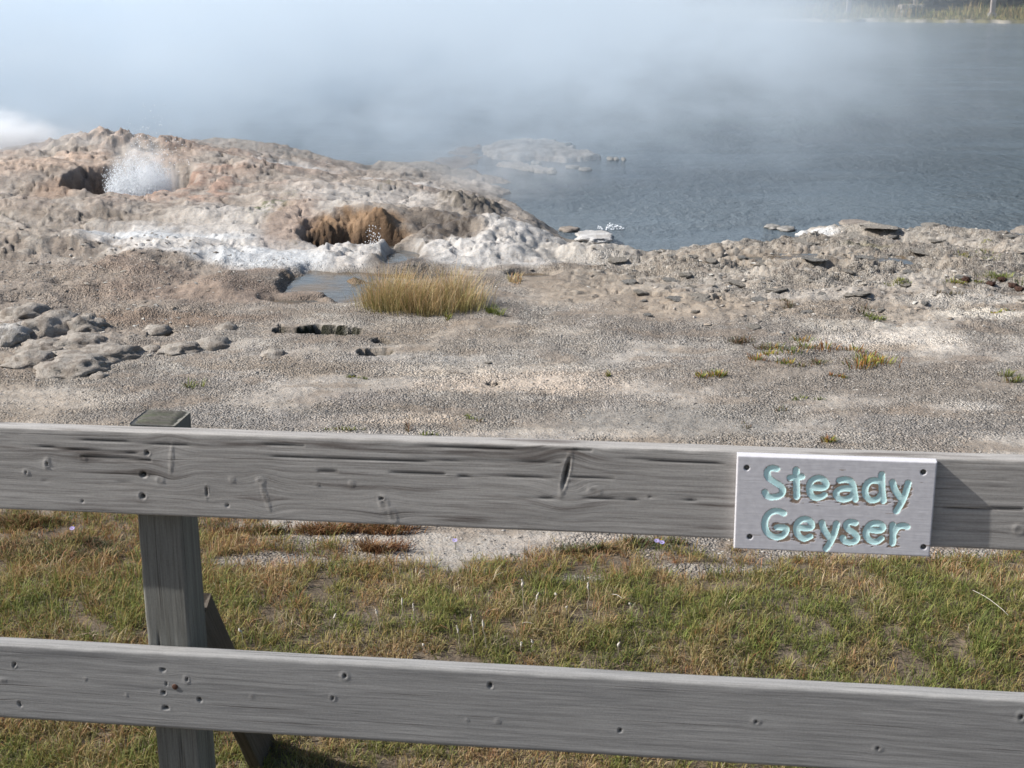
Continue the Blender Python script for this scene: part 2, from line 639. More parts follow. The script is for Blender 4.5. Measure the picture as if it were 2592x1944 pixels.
smo = np.clip(np.maximum(ell(470, 600, 300, 24, 0.06, edge=0.5), ell(690, 650, 170, 22, 0.02, edge=0.5)), 0, 1)
crust = crust * (1 - 0.8 * smo)
zb -= plat * (0.055 * (rg - 0.75) + 0.045 * (pqf + pstep) / 4.0) * 0.6 * smo
zb += -0.03 * mcrack * (1 - .5 * smo) + plat * 0.022 * (mid - 0.5) + crust * 0.03 * (nid - 0.4) * sstep(0, .2, dn2 - dn1)
ledge = np.exp(-((pq - pqf - 0.80) / 0.10) ** 2)
# layered crust on the right bank
right = sstep(-0.1, 1.0, X) * sstep(9.7, 10.9, Y) * sstep(17.5, 16, Y)
lay = fbm(X * 1.25 + 5 + nB * 0.3, Y * 2.6 + 0.5 * X, 5, 61)
q = lay * 5.0
qf = np.floor(q)
terr = (qf + sstep(0.72, 0.98, q - qf)) / 5.0
zb += right * (0.085 * terr + 0.012 * nC * sstep(0.2, 0.7, np.abs(nB)))
# cracked plates on the centre-right
plate = np.maximum(ell(1720, 735, 300, 60, -0.05, edge=0.4), ell(2060, 680, 420, 60, -0.1, edge=0.4))
dp1, dp2, pid = worley(X * 2.7 + nA * 0.25, Y * 5.2 + nB * 0.4 + 0.8 * X, 21)
crack = (1 - sstep(0.02, 0.10, dp2 - dp1)) * plate * sstep(0.35, 0.6, _h(np.floor(X * 1.3), np.floor(Y * 1.3), 4) * 0.2 + 0.5 + nB * 0.35)
zb += plate * (0.035 * (pid - 0.5) * sstep(0.0, 0.12, dp2 - dp1)) - crack * 0.03
# rubble relief
rub = np.clip(sstep(0.6, 2.2, X) * sstep(8.3, 9.6, Y) * sstep(14.5, 13, Y) + 0.7 * sstep(-1.8, -2.6, X) * sstep(7.2, 8.4, Y) * sstep(11.9, 11.2, Y), 0, 1)
dr1, dr2, rid = worley(X * 11 + nC * 0.3, Y * 15, 33)
zb += rub * (0.014 * sstep(0.55, 0.9, rid) * sstep(0.0, 0.25, dr2 - dr1) + 0.007 * nC + 0.010 * nA)
zb += 0.0035 * nC * sstep(3, 5, Y) + 0.006 * nA
# left brown humps
for (hx, hy, a, b, hh) in ((430, 640, 120, 28, .10), (560, 715, 90, 20, .07), (300, 690, 150, 24, .06), (120, 610, 140, 26, .07), (660, 705, 100, 22, .05),
                           (80, 720, 110, 20, .05), (350, 765, 120, 16, .04), (160, 545, 150, 20, .06), (480, 560, 160, 22, .05)):
    zb += hh * ell(hx, hy, a, b, 0.05, edge=0.7, warp=0.3)

# pits, pools and puddles cut into it
POOL_Z = -0.045
pool = np.maximum.reduce([ell(800, 725, 95, 34, POOL_Z, edge=0.25, warp=0.35), ell(905, 745, 95, 30, POOL_Z, edge=0.25), ell(1000, 702, 230, 13, POOL_Z, edge=0.3, warp=0.4),
                          ell(1340, 702, 60, 9, POOL_Z, edge=0.3), ell(760, 770, 75, 10, POOL_Z, edge=0.3, warp=0.5), ell(1015, 655, 45, 22, POOL_Z, edge=0.35)])
pool_rise = ell(770, 752, 55, 7, POOL_Z, edge=0.4, warp=0.6)
pool = pool * (1 - 0.8 * pool_rise)
flat = np.maximum.reduce([ell(880, 735, 240, 62, 0, edge=0.35), ell(1120, 705, 330, 30, 0, edge=0.3)])
zb = zb * (1 - 0.85 * flat) + flat * 0.004
zb = zb * (1 - pool) + pool * (POOL_Z - 0.03 - 0.02 * nA)
RP_Z = -0.135
rpud = np.maximum.reduce([ell(1990, 706, 75, 10, RP_Z, edge=0.3, warp=0.4), ell(2110, 682, 45, 6, RP_Z, edge=0.3)])
zb = zb * (1 - rpud) + rpud * (RP_Z - 0.02)
ck2 = ell(1130, 590, 95, 24, 0.0, edge=0.35)                      # wet channel right of the orange vent
zb = zb - ck2 * 0.015
lp = ell(340, 821, 45, 4.5, 0, edge=0.3)
zb = zb * (1 - lp) - lp * 0.02


def crater(cx, cy_, rx, ry, depth, rim=0.10, wn=0.1, p=2.4):
    r = (np.abs((X - cx) / rx) ** p + np.abs((Y - cy_) / ry) ** p) ** (1 / p) + nA * wn
    return 1 - sstep(1 - rim, 1 + rim, r), r


c1, r1 = crater(v1[0], v1[1], 0.56, 0.50, 0.5, 0.22, 0.10)
c2, r2 = crater(v2[0] + 0.02, v2[1], 0.42, 0.40, 0.5, 0.26, 0.09, 2.1)
zb = zb * (1 - c1) + c1 * (-0.42 + 0.03 * nA)
slope2 = sstep(v2[1] - 0.30, v2[1] + 0.40, Y + 0.05 * nA)
hang = np.maximum(bump_(v2[0] + 0.22, v2[1] + 0.26, 0.26, 0.26), 0.8 * bump_(v2[0] - 0.26, v2[1] + 0.12, 0.20, 0.24))
zb = zb * (1 - c2) + c2 * (-0.30 + 0.28 * slope2 + 0.27 * hang + 0.028 * fbm(X * 30, Y * 14, 3, 411) + 0.02 * nA)
c3, r3 = crater(v2[0] + 0.16, v2[1] - 0.02, 0.15, 0.12, 0.5, 0.3, 0.1)
zb = zb * (1 - c3) + c3 * (-0.27)
low = ell(640, 505, 60, 10, 0.15, edge=0.5) * 0.0
# collapse holes in the crust
holes = np.zeros_like(X)
rim_moss_shade = np.zeros_like(X)


def slot(x0, y0_, x1, y1_, half, depth=0.16):
    ax, ay = G(x0, y0_)
    bx, by = G(x1, y1_)
    ex, ey = bx - ax, by - ay
    t = np.clip(((X - ax) * ex + (Y - ay) * ey) / (ex * ex + ey * ey), 0, 1)
    d = np.hypot(X - ax - ex * t, (Y - ay - ey * t)) + nC * 0.012 + nA * 0.022
    return 1 - sstep(half - 0.012, half + 0.012, d)


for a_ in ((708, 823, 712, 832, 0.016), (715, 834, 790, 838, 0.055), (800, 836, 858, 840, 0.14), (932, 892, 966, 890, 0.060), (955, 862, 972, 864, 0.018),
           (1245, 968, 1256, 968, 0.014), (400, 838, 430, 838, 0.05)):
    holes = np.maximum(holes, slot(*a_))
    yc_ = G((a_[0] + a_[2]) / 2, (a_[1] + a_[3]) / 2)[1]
    rim_moss_shade = np.maximum(rim_moss_shade, slot(a_[0], a_[1], a_[2], a_[3], a_[4] + (0.026 if a_[4] > .1 else 0.012)) * (Y > yc_) * (a_[4] > .03))
zb = zb - 0.17 * holes

zb = zb - 0.24 * sstep(4.8, 3.7, Y)
# combine with the lake
bank = sstep(-0.10, 0.16, d_main)
zl = -1.0 + (zb + 1.0) * bank
zi = -1.0 + (1.0 + WATER_Z + 0.055 + 0.05 * sstep(0, 0.5, d_isl) + 0.02 * nA) * sstep(-0.10, 0.05, d_isl)
zs = -1.0 + (1.0 + WATER_Z + 0.045 + 0.012 * nC) * sstep(-0.08, 0.04, d_spit)
zh = -1.0 + (1.0 + WATER_Z + 0.012 + 0.02 * nA + 0.02 * nB) * sstep(-0.15, 0.15, d_shelf)
zf = -1.0 + (1.0 + WATER_Z + 0.12 + 0.10 * sstep(0.3, 3.0, d_far) + 7.0 * sstep(10, 120, d_far) + 0.05 * nD) * sstep(-0.2, 0.25, d_far)
Z = np.maximum.reduce([zl, zi, zs, zh, zf])
# overhanging crust lip at the waterline of the near bank
Z = np.where(near, Z, np.where(Y <= 2, zb * 0 - 0.24, Z))
land_near = bank > 0.5

# ---- dry colour of the ground with some painted shade, stone by stone detail is in the material
Cc = np.zeros((len(X), 3))


def paint(mask, col, k=1.0):
    global Cc
    mm = np.clip(mask * k, 0, 1)[:, None]
    Cc = Cc * (1 - mm) + np.array(col)[None, :] * mm


Cc[:] = (0.33, 0.305, 0.275)
GRV = np.clip(sstep(0.2, -0.25, nB * 0.5 - 0.35) * 0 + 1.0, 0, 1) * (1 - plat) * (1 - cauli)
paint(sstep(-0.1, 0.4, nB), (0.235, 0.205, 0.18), 0.7)
paint(sstep(0.0, 0.5, -nD), (0.38, 0.355, 0.33), 0.5)
paint(sstep(0.15, 0.5, WN[1]), (0.45, 0.42, 0.38), 0.45)
paint(sstep(0.1, 0.6, fbm(X * 0.9, Y * 2.6, 4, 171)), (0.22, 0.20, 0.175), 0.5)
# lake bed, shelf, island
paint(1 - bank, (0.16, 0.13, 0.10))
wash = fbm(X * 0.9 + 3, Y * 1.6 - 0.5 * X, 5, 261)
wash2 = fbm(X * 2.4, Y * 5.0, 4, 271)
GRV = GRV * (1 - 0.75 * sstep(0.05, 0.5, wash)) * (1 - 0.5 * sstep(0.2, 0.7, wash2))
paint(sstep(0.1, 0.45, wash) * (Y < 14), (0.40, 0.37, 0.335), 0.6)
paint(sstep(-0.1, -0.5, wash) * (Y < 14), (0.205, 0.185, 0.165), 0.65)
paint(sstep(0.1, 0.5, wash2) * (Y < 14), (0.25, 0.205, 0.165), 0.55)
paint(sstep(0.1, 0.5, fbm(X * 0.55 + 8, Y * 1.1, 4, 281)) * (Y < 13) * (Y > 5.6), (0.27, 0.225, 0.18), 0.55)
# left brown field
paint(ell(250, 700, 560, 150, edge=0.4), (0.275, 0.235, 0.20), 0.85)
paint(ell(150, 620, 420, 60, edge=0.4) * sstep(-0.2, 0.4, nA), (0.36, 0.34, 0.31), 0.5)
paint(ell(560, 745, 330, 24, edge=0.5), (0.255, 0.20, 0.165), 0.75)
paint(ell(430, 805, 260, 12, edge=0.5), (0.22, 0.16, 0.12), 0.6)
paint(ell(450, 690, 260, 30, edge=0.5) * sstep(-0.3, 0.3, nB), (0.26, 0.20, 0.165), 0.6)
# pink and tan sinter mound
paint(plat * sstep(12.4, 13.4, Y), (0.345, 0.31, 0.28), 0.9)
paint(plat * sstep(12.2, 13.2, Y) * sstep(-0.2, 0.4, nB) * sstep(-1.2, -2.6, X), (0.375, 0.295, 0.25), 0.7)
paint(plat * sstep(-0.1, 0.35, nA) * sstep(0.2, -0.4, nB), (0.30, 0.26, 0.225), 0.6)
paint(plat * sstep(0.35, 0.7, rg - 0.5 + 0.3 * nC) * sstep(12.2, 13, Y), (0.56, 0.52, 0.48), 0.5)
paint(ell(620, 400, 360, 14, 0.15, edge=0.4) * sstep(-0.2, 0.3, nA), (0.37, 0.26, 0.21), 0.5)
paint(ell(780, 430, 330, 26, 0.1, edge=0.5) * sstep(-0.3, 0.2, nB), (0.36, 0.29, 0.25), 0.6)
paint(ell(80, 440, 200, 20, 0.15, edge=0.4), (0.47, 0.36, 0.29), 0.7)
paint(ell(500, 470, 120, 30, 0.15, edge=0.5) * sstep(-0.3, 0.3, nA), (0.36, 0.22, 0.165), 0.6)
paint(mcrack, (0.12, 0.105, 0.09), 0.75)
paint(crust * sstep(0.12, 0.0, dn2 - dn1), (0.15, 0.13, 0.11), 0.5)
paint(plat * ledge * sstep(-0.3, 0.3, nA + 0.2), (0.20, 0.17, 0.145), 0.6)
mot = fbm(X * 2.6 + nB * .4, Y * 6.5 + 0.8 * X, 4, 191)
paint(plat * sstep(0.15, 0.75, mot), (0.21, 0.185, 0.16), 0.55)
paint(plat * sstep(-0.15, -0.8, mot), (0.47, 0.43, 0.395), 0.5)
# white crusts
white = np.maximum.reduce([
    ell(430, 590, 240, 22, 0.08, edge=0.35), ell(560, 625, 260, 26, 0.05, edge=0.3), ell(700, 655, 190, 24, 0.02, edge=0.3), 0.5 * ell(640, 560, 260, 40, 0.1, edge=0.4),
    0.45 * ell(800, 520, 180, 24, 0.15, edge=0.4), ell(905, 643, 110, 26, 0.0, edge=0.25), ell(1220, 640, 190, 34, 0.0, edge=0.25), ell(1330, 600, 130, 32, -0.05, edge=0.3),
    0.8 * ell(1460, 640, 170, 30, -0.1, edge=0.5), 0.95 * ell(1010, 432, 120, 14, 0.05, edge=0.35), ell(760, 395, 110, 9, 0.15, edge=0.4), 0.5 * ell(980, 490, 230, 26, 0.1, edge=0.4)])
white = white * sstep(-0.75, 0.05, nA * 0.6 + nC * 0.25 + 0.1)
paint(white, (0.54, 0.53, 0.52), 0.85)
paint(ell(640, 565, 230, 26, 0.1, edge=0.4), (0.47, 0.445, 0.42), 0.55)
bluish = np.maximum(ell(420, 600, 230, 9, 0.05, rot=-0.10, edge=0.5), ell(660, 652, 170, 20, 0.02, edge=0.4))
paint(bluish, (0.56, 0.59, 0.62), 0.75)
# knobs of grey algae on the white crust
spots = sstep(0.42, 0.62, nC * 0.5 + nA * 0.25) * plat
paint(spots, (0.15, 0.145, 0.115), 0.75)
paint(ell(690, 530, 55, 26, 0.1, edge=0.3) * sstep(0.0, 0.35, nC), (0.13, 0.14, 0.08), 0.8)
paint(blk * sstep(-0.5, 0.2, nC), (0.17, 0.15, 0.13), 0.8)
# grey lumpy bank
paint(ell(1470, 645, 190, 26, -0.1, edge=0.4), (0.47, 0.445, 0.41), 0.6)
paint(ell(1190, 520, 85, 26, 0.0, edge=0.4) * sstep(-0.7, 0.0, nC), (0.155, 0.14, 0.12), 0.85)
# vents
wall2 = sstep(1.55, 1.0, r2) * sstep(11.75, 12.1, Y)
paint(np.clip(1 - sstep(1.0, 1.45, r2 + 0.2 * nA), 0, 1) * sstep(11.7, 11.95, Y), (0.27, 0.18, 0.11), 0.95)
paint(ell(740, 560, 60, 40, 0.1, edge=0.5), (0.31, 0.235, 0.19), 0.75)
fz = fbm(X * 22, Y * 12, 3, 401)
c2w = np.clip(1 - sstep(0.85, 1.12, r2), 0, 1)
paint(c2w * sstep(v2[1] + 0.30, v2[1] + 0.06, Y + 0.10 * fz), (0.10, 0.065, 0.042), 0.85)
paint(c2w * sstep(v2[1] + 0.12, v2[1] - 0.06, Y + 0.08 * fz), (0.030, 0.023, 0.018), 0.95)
paint(np.clip(1 - sstep(0.9, 1.4, r2), 0, 1) * sstep(0.1, 0.6, fz), (0.16, 0.10, 0.055), 0.6)
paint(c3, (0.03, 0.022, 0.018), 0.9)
paint(np.clip(1 - sstep(1.0, 1.35, r1), 0, 1) * sstep(-3.7, -4.0, X), (0.17, 0.115, 0.085), 0.85)
paint(np.clip(1 - sstep(0.95, 1.2, r1), 0, 1) * sstep(14.0, 13.7, Y) * sstep(-3.9, -4.1, X), (0.23, 0.10, 0.055), 0.8)
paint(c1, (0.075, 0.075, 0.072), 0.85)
paint(ell(140, 465, 70, 16, 0.2, edge=0.5), (0.25, 0.17, 0.12), 0.6)
# wet brown run-off channel and pool margin
wetm = np.maximum.reduce([ck2, 0.9 * ell(1010, 660, 70, 26, edge=0.4), 0.8 * pool])
paint(wetm, (0.14, 0.11, 0.08), 0.85)
paint(ell(830, 695, 110, 14, edge=0.4), (0.20, 0.115, 0.04), 0.7)
# mud right of the clump
mud = np.maximum.reduce([ell(1480, 725, 160, 42, edge=0.4), ell(1700, 770, 220, 46, edge=0.5), ell(1900, 640, 260, 26, -0.1, edge=0.5), ell(1560, 690, 160, 16, edge=0.4)])
paint(mud, (0.30, 0.25, 0.20), 0.75)
GRV = GRV * (1 - 0.85 * mud)
GRV = GRV * (1 - sstep(0.5, 0.1, np.abs(d_main)) * (Y > 9))
paint(plate * (pid - 0.3) * (1 - crack), (0.46, 0.425, 0.375), 0.45)
lf = q - qf
paint(right * np.exp(-((lf - 0.84) / 0.09) ** 2), (0.16, 0.14, 0.12), 0.7)  # shade of the ledge fronts painted as thin dark lines
paint(right * sstep(0.05, 0.4, lf) * sstep(0.75, 0.5, lf), (0.42, 0.39, 0.345), 0.55)  # ledge tops painted paler, as the lit side
paint(right * sstep(0.15, 0.6, nA), (0.42, 0.39, 0.35), 0.4)
paint(right * sstep(0.1, 0.55, nC - nA * 0.3), (0.20, 0.18, 0.155), 0.5)
paint(np.clip(1 - np.abs(d_main - 0.12) / 0.22, 0, 1) * sstep(0.4, 1.5, X) * near, (0.50, 0.47, 0.43), 0.6)
paint(ell(2040, 577, 90, 8, -0.25, edge=0.3), (0.72, 0.72, 0.72), 0.9)
paint(ell(2190, 618, 70, 9, -0.2, edge=0.4), (0.18, 0.165, 0.09), 0.6)
# pale and peach washes
for (a0, b0, c0, e0, cc, kk) in (
        (1350, 965, 240, 30, (0.56, 0.48, 0.405), .75), (960, 1060, 190, 13, (0.56, 0.47, 0.38), .75), (1250, 930, 330, 12, (0.50, 0.46, 0.41), .6),
        (1420, 840, 70, 16, (0.50, 0.46, 0.41), .6), (2330, 862, 230, 24, (0.60, 0.555, 0.50), .85), (2480, 800, 130, 18, (0.60, 0.56, 0.50), .8),
        (2150, 830, 170, 12, (0.52, 0.49, 0.44), .6), (2450, 755, 150, 14, (0.52, 0.49, 0.45), .7), (1100, 1100, 220, 10, (0.50, 0.44, 0.38), .5),
        (1480, 1095, 160, 12, (0.56, 0.50, 0.43), .6), (2300, 965, 90, 6, (0.5, 0.47, 0.43), .7), (1960, 905, 40, 6, (.48, .45, .41), .7),
        (1400, 1370, 150, 16, (0.42, 0.38, 0.34), .8), (1250, 1400, 160, 20, (0.36, 0.335, 0.31), .6), (2450, 1030, 110, 12, (0.52, 0.49, 0.45), .6),
        (1950, 1075, 140, 16, (0.46, 0.44, 0.41), .6), (1080, 945, 90, 6, (.52, .45, .37), .6), (150, 1010, 200, 20, (.42, .38, .335), .6)):
    paint(ell(a0, b0, c0, e0, edge=0.4, warp=0.5), cc, kk)
for (a0, b0, c0, e0, cc, kk) in (
        (2150, 960, 460, 46, (0.235, 0.21, 0.185), .8), (1700, 1060, 360, 34, (0.235, 0.225, 0.21), .75), (620, 1060, 330, 26, (0.26, 0.25, 0.24), .7),
        (2350, 1080, 330, 26, (0.26, 0.245, 0.23), .7), (900, 1010, 150, 16, (.27, .25, .235), .6), (900, 1105, 500, 14, (.30, .29, .28), .6),
        (2250, 880, 80, 10, (0.33, 0.26, 0.19), .5), (1330, 870, 220, 20, (0.30, 0.285, 0.265), .5), (1050, 905, 240, 14, (.40, .39, .375), .5)):
    paint(ell(a0, b0, c0, e0, edge=0.5, warp=0.5), cc, kk)
# soil under the lawn
lawn_edge = 5.32 + 0.16 * nB + 0.16 * nA + 0.65 * sstep(-0.85, -1.35, X) + 0.06 * X


def bay(px, py, a, b):
    return ell(px, py, a, b, edge=0.35, warp=0.5)


BAYS = [(1180, 1392, 210, 30), (700, 1418, 190, 16), (1350, 1345, 230, 28), (1780, 1440, 150, 14), (2250, 1400, 300, 18), (1500, 1462, 80, 7)]
bare = np.maximum.reduce([bay(*b) for b in BAYS])
lawn = sstep(0.10, -0.25, Y - lawn_edge) * (1 - bare)
paint(lawn, (0.125, 0.095, 0.065), 0.85)
GRV *= (1 - lawn * 0.8)
paint(np.clip(holes * 9, 0, 1), (0.020, 0.021, 0.013), 0.98)  # moss and the hole's inner shade, both painted black
paint(rim_moss_shade, (0.022, 0.024, 0.014), 0.97)  # black moss and painted hole shade carried onto the far rim
# island and shelf
paint((d_isl > -0.15) & (d_isl > d_main), (0.37, 0.325, 0.285))
paint(sstep(0.0, 0.3, nA + 0.2) * (d_isl > -0.1), (0.55, 0.52, 0.49), 0.8)
paint((d_spit > -0.15) * 1.0, (0.50, 0.46, 0.42))
paint((d_shelf > -0.15) * (bank < 0.4) * (d_isl < 0) * (d_spit < -.1) * 1.0, (0.24, 0.18, 0.14))
# far bank
paint((Y > 50) * 1.0, (0.16, 0.145, 0.075))
paint((Y > 50) * sstep(0.55, 0.1, d_far) * sstep(-0.1, 0.35, fbm(X * 1.2, Y * 0.3, 3, 201)), (0.40, 0.37, 0.32))
paint((Y > 50) * sstep(2.5, 4.5, d_far), (0.05, 0.045, 0.03))  # forest shade painted into the ground behind the bank
slope_dark = 1.0
Cc *= np.array([0.945, 0.955, 0.95])
Cc = np.clip(Cc * (1 + 0.13 * nC[:, None] + 0.08 * nA[:, None]), 0.01, 0.85)

wetA = np.clip(wetm + 0.7 * crack * 0 + 0.6 * np.clip(1 - np.abs(Z - WATER_Z) / 0.03, 0, 1) + 0.4 * bluish + rpud * 0.5, 0, 1)
Cc *= (1 - 0.25 * np.clip(wetA, 0, 1) * (1 - bluish))[:, None]

nr, nc = sh
idx = np.arange(nr * nc).reshape(nr, nc)
F = np.stack([idx[:-1, :-1], idx[:-1, 1:], idx[1:, 1:], idx[1:, :-1]], -1).reshape(-1, 4)
gm = mesh_np("ground", np.stack([X, Y, Z], 1), F, True,
             {"Col": np.concatenate([Cc, np.ones((len(X), 1))], 1), "wet": wetA, "smo": smo * plat, "grav": np.clip(GRV, 0, 1)})
tag(link(gm, "ground", M_GROUND), kind="structure")
Zg = Z.reshape(sh)
Lawn = lawn.reshape(sh)
Bare = bare.reshape(sh)


def samp(x, y, A):
    """bilinear look-up of a terrain field"""
    x = np.asarray(x, float)
    y = np.asarray(y, float)
    r = np.interp(y, ys, np.arange(nr))
    wy = np.interp(y, ys, WY)
    c = np.interp(x / wy, T, np.arange(nc))
    r0 = np.clip(np.floor(r).astype(int), 0, nr - 2)
    c0 = np.clip(np.floor(c).astype(int), 0, nc - 2)
    fr, fc = r - r0, c - c0
    return (A[r0, c0] * (1 - fr) * (1 - fc) + A[r0 + 1, c0] * fr * (1 - fc) + A[r0, c0 + 1] * (1 - fr) * fc + A[r0 + 1, c0 + 1] * fr * fc)


def zat(x, y):
    return float(samp([x], [y], Zg)[0])


def hit(px, py):
    """where the sight line of a photo pixel meets the terrain"""
    d = ray(px, py)
    ts = np.linspace(2.5, 24, 900)
    pts = d[None, :] * ts[:, None] + np.array([0, 0, CAM_H])
    zz = samp(pts[:, 0], pts[:, 1], Zg)
    k = np.argmax(pts[:, 2] < zz)
    return float(pts[k, 0]), float(pts[k, 1]), float(zz[k])


# ------------------------------------------------------------------ water sheets
def sheet(name, x0, x1, y0, y1, z, mat, label=None):
    me = mesh_np(name, [(x0, y0, z), (x1, y0, z), (x1, y1, z), (x0, y1, z)], np.array([[0, 1, 2, 3]]), False)
    return tag(link(me, name, mat), kind="structure")


sheet("lake_water", -120, 120, 13.0, 64.5, WATER_Z, M_WATER)
px0, py0 = G(620, 800)
sheet("pool_water", -2.25, 0.34, 9.2, 10.98, POOL_Z, M_POOL)
sheet("channel_water", -1.15, -0.72, 11.05, 11.75, POOL_Z, M_POOL)
sheet("puddle_water", 1.6, 3.4, 10.6, 11.9, RP_Z - 0.004, M_POOL)
sheet("vent_water", v1[0] - 0.7, v1[0] + 0.7, v1[1] - 0.6, v1[1] + 0.6, -0.33, M_POOL)
sheet("hollow_water", v2[0] - 0.5, v2[0] + 0.5, v2[1] - 0.42, v2[1] + 0.42, -0.29, M_POOL)


# ------------------------------------------------------------------ blades
def blades(name, P, Hh, Wd, lean, az, colr, curl=0.5, tip=1.12, basec=None):
    """P (n,3) feet; each blade is two cross-sections and a tip"""
    n = len(P)
    dirx, diry = np.cos(az), np.sin(az)
    wa = az + math.pi / 2 + rng.uniform(-0.9, 0.9, n)
    wx, wy = np.cos(wa) * Wd / 2, np.sin(wa) * Wd / 2
    V = np.zeros((n, 5, 3))
    for k, (t, ww) in enumerate(((0.0, 1.0), (0.55, 0.85))):
        off = lean * Hh * (t ** (1 + curl))
        cx = P[:, 0] + dirx * off
        cy_ = P[:, 1] + diry * off
        cz = P[:, 2] + Hh * t * np.sqrt(np.clip(1 - (lean * t * 0.6) ** 2, 0.1, 1))
        V[:, 2 * k] = np.stack([cx - wx * ww, cy_ - wy * ww, cz], 1)
        V[:, 2 * k + 1] = np.stack([cx + wx * ww, cy_ + wy * ww, cz], 1)
    off = lean * Hh
    V[:, 4] = np.stack([P[:, 0] + dirx * off, P[:, 1] + diry * off, P[:, 2] + Hh * np.sqrt(np.clip(1 - (lean * 0.75) ** 2, 0.12, 1))], 1)
    V[:, :2, 2] -= 0.006
    b = np.arange(n)[:, None] * 5
    Q = b + np.array([[0, 1, 3, 2]])
    Tt = b + np.array([[2, 3, 4]])
    C = np.ones((n, 5, 4))
    C[:, :, :3] = colr[:, None, :]
    C[:, :2, :3] *= 0.9
    C[:, 4, :3] *= tip
    if basec is not None:
        C[:, :2, :3] = C[:, :2, :3] * 0.45 + basec * 0.55
        C[:, 2:4, :3] = C[:, 2:4, :3] * 0.85 + basec * 0.15
    return mesh_np(name, V.reshape(-1, 3), [Q, Tt], False, {"Col": C.reshape(-1, 4)})


PAL = np.array([(0.225, 0.27, 0.07), (0.33, 0.285, 0.10), (0.52, 0.39, 0.22), (0.40, 0.20, 0.10), (0.13, 0.155, 0.055), (0.60, 0.51, 0.39)])


def pick(wts):
    """wts (n,6) -> colours with jitter"""
    w_ = np.cumsum(wts / wts.sum(1, keepdims=True), 1)
    r = rng.random(len(w_))[:, None]
    k = np.minimum((r > w_).sum(1), 5)
    c = PAL[k] * rng.uniform(0.72, 1.25, (len(w_), 1))
    return c * rng.uniform(0.93, 1.07, (len(w_), 3))


def lawn_grass():
    nt_ = 19500
    y = rng.uniform(3.3, 6.1, nt_ * 2)
    x = rng.uniform(-0.44, 0.46, nt_ * 2) * y
    keep = samp(x, y, Lawn) > rng.uniform(0.15, 0.8, nt_ * 2)
    cl = fbm(x * 6, y * 6, 3, 71)
    keep &= cl > -0.36 - 0.2 * rng.random(nt_ * 2)
    x, y, cl = x[keep][:nt_], y[keep][:nt_], cl[keep][:nt_]
    n = len(x)
    zone = 1.3 * fbm(x * 1.1, y * 1.1, 3, 81)
    dry = 1.5 * fbm(x * 3.3 + 4, y * 3.3, 4, 91)
    per = 9
    th = rng.uniform(0.018, 0.062, n) * (1 + 0.30 * zone) * (1 + 0.35 * sstep(4.2, 3.2, y)) * (1 - 0.35 * sstep(4.9, 5.6, y))
    red = sstep(4.75, 5.3, y) + 0.4 * sstep(-0.3, -1.2, x) * sstep(3.9, 4.4, y)
    grn = np.clip(0.62 + 0.5 * sstep(-0.2, 1.4, x) + 0.5 * sstep(4.0, 3.4, y) + 0.5 * zone - 0.5 * dry - 0.5 * red, 0.05, 1.3)
    grn += 0.6 * sstep(-1.1, -1.5, x) * sstep(4.4, 4.8, y)
    wts = np.stack([grn, 0.8 + 0 * x, np.clip(0.45 + 0.9 * dry - 0.5 * (grn - 0.4), 0.05, 2), np.clip(0.22 + 0.9 * red + 0.3 * dry, 0.05, 2), 0.30 + 0.9 * grn * 0.5, np.clip(0.05 + 0.16 * dry, 0.02, 1)], 1)
    rep = np.repeat(np.arange(n), per)
    N = len(rep)
    a = rng.uniform(0, 2 * math.pi, N)
    r = rng.random(N) ** 0.7 * 0.022
    bx, by = x[rep] + np.cos(a) * r, y[rep] + np.sin(a) * r
    P = np.stack([bx, by, samp(bx, by, Zg)], 1)
    Hh = th[rep] * rng.uniform(0.5, 1.35, N)
    lean = np.clip(rng.normal(0.8, 0.36, N), 0.0, 1.3)
    az = a + rng.normal(0, 0.7, N)
    tc = pick(wts)
    bc = pick(wts[rep])
    c = 0.55 * tc[rep] + 0.45 * bc
    me = blades("grass", P, Hh, rng.uniform(0.0016, 0.0034, N), lean, az, c)
    tag(link(me, "grass", M_GRASS), "short green and straw-brown grass of the lawn behind the wooden fence", kind="stuff")


lawn_grass()


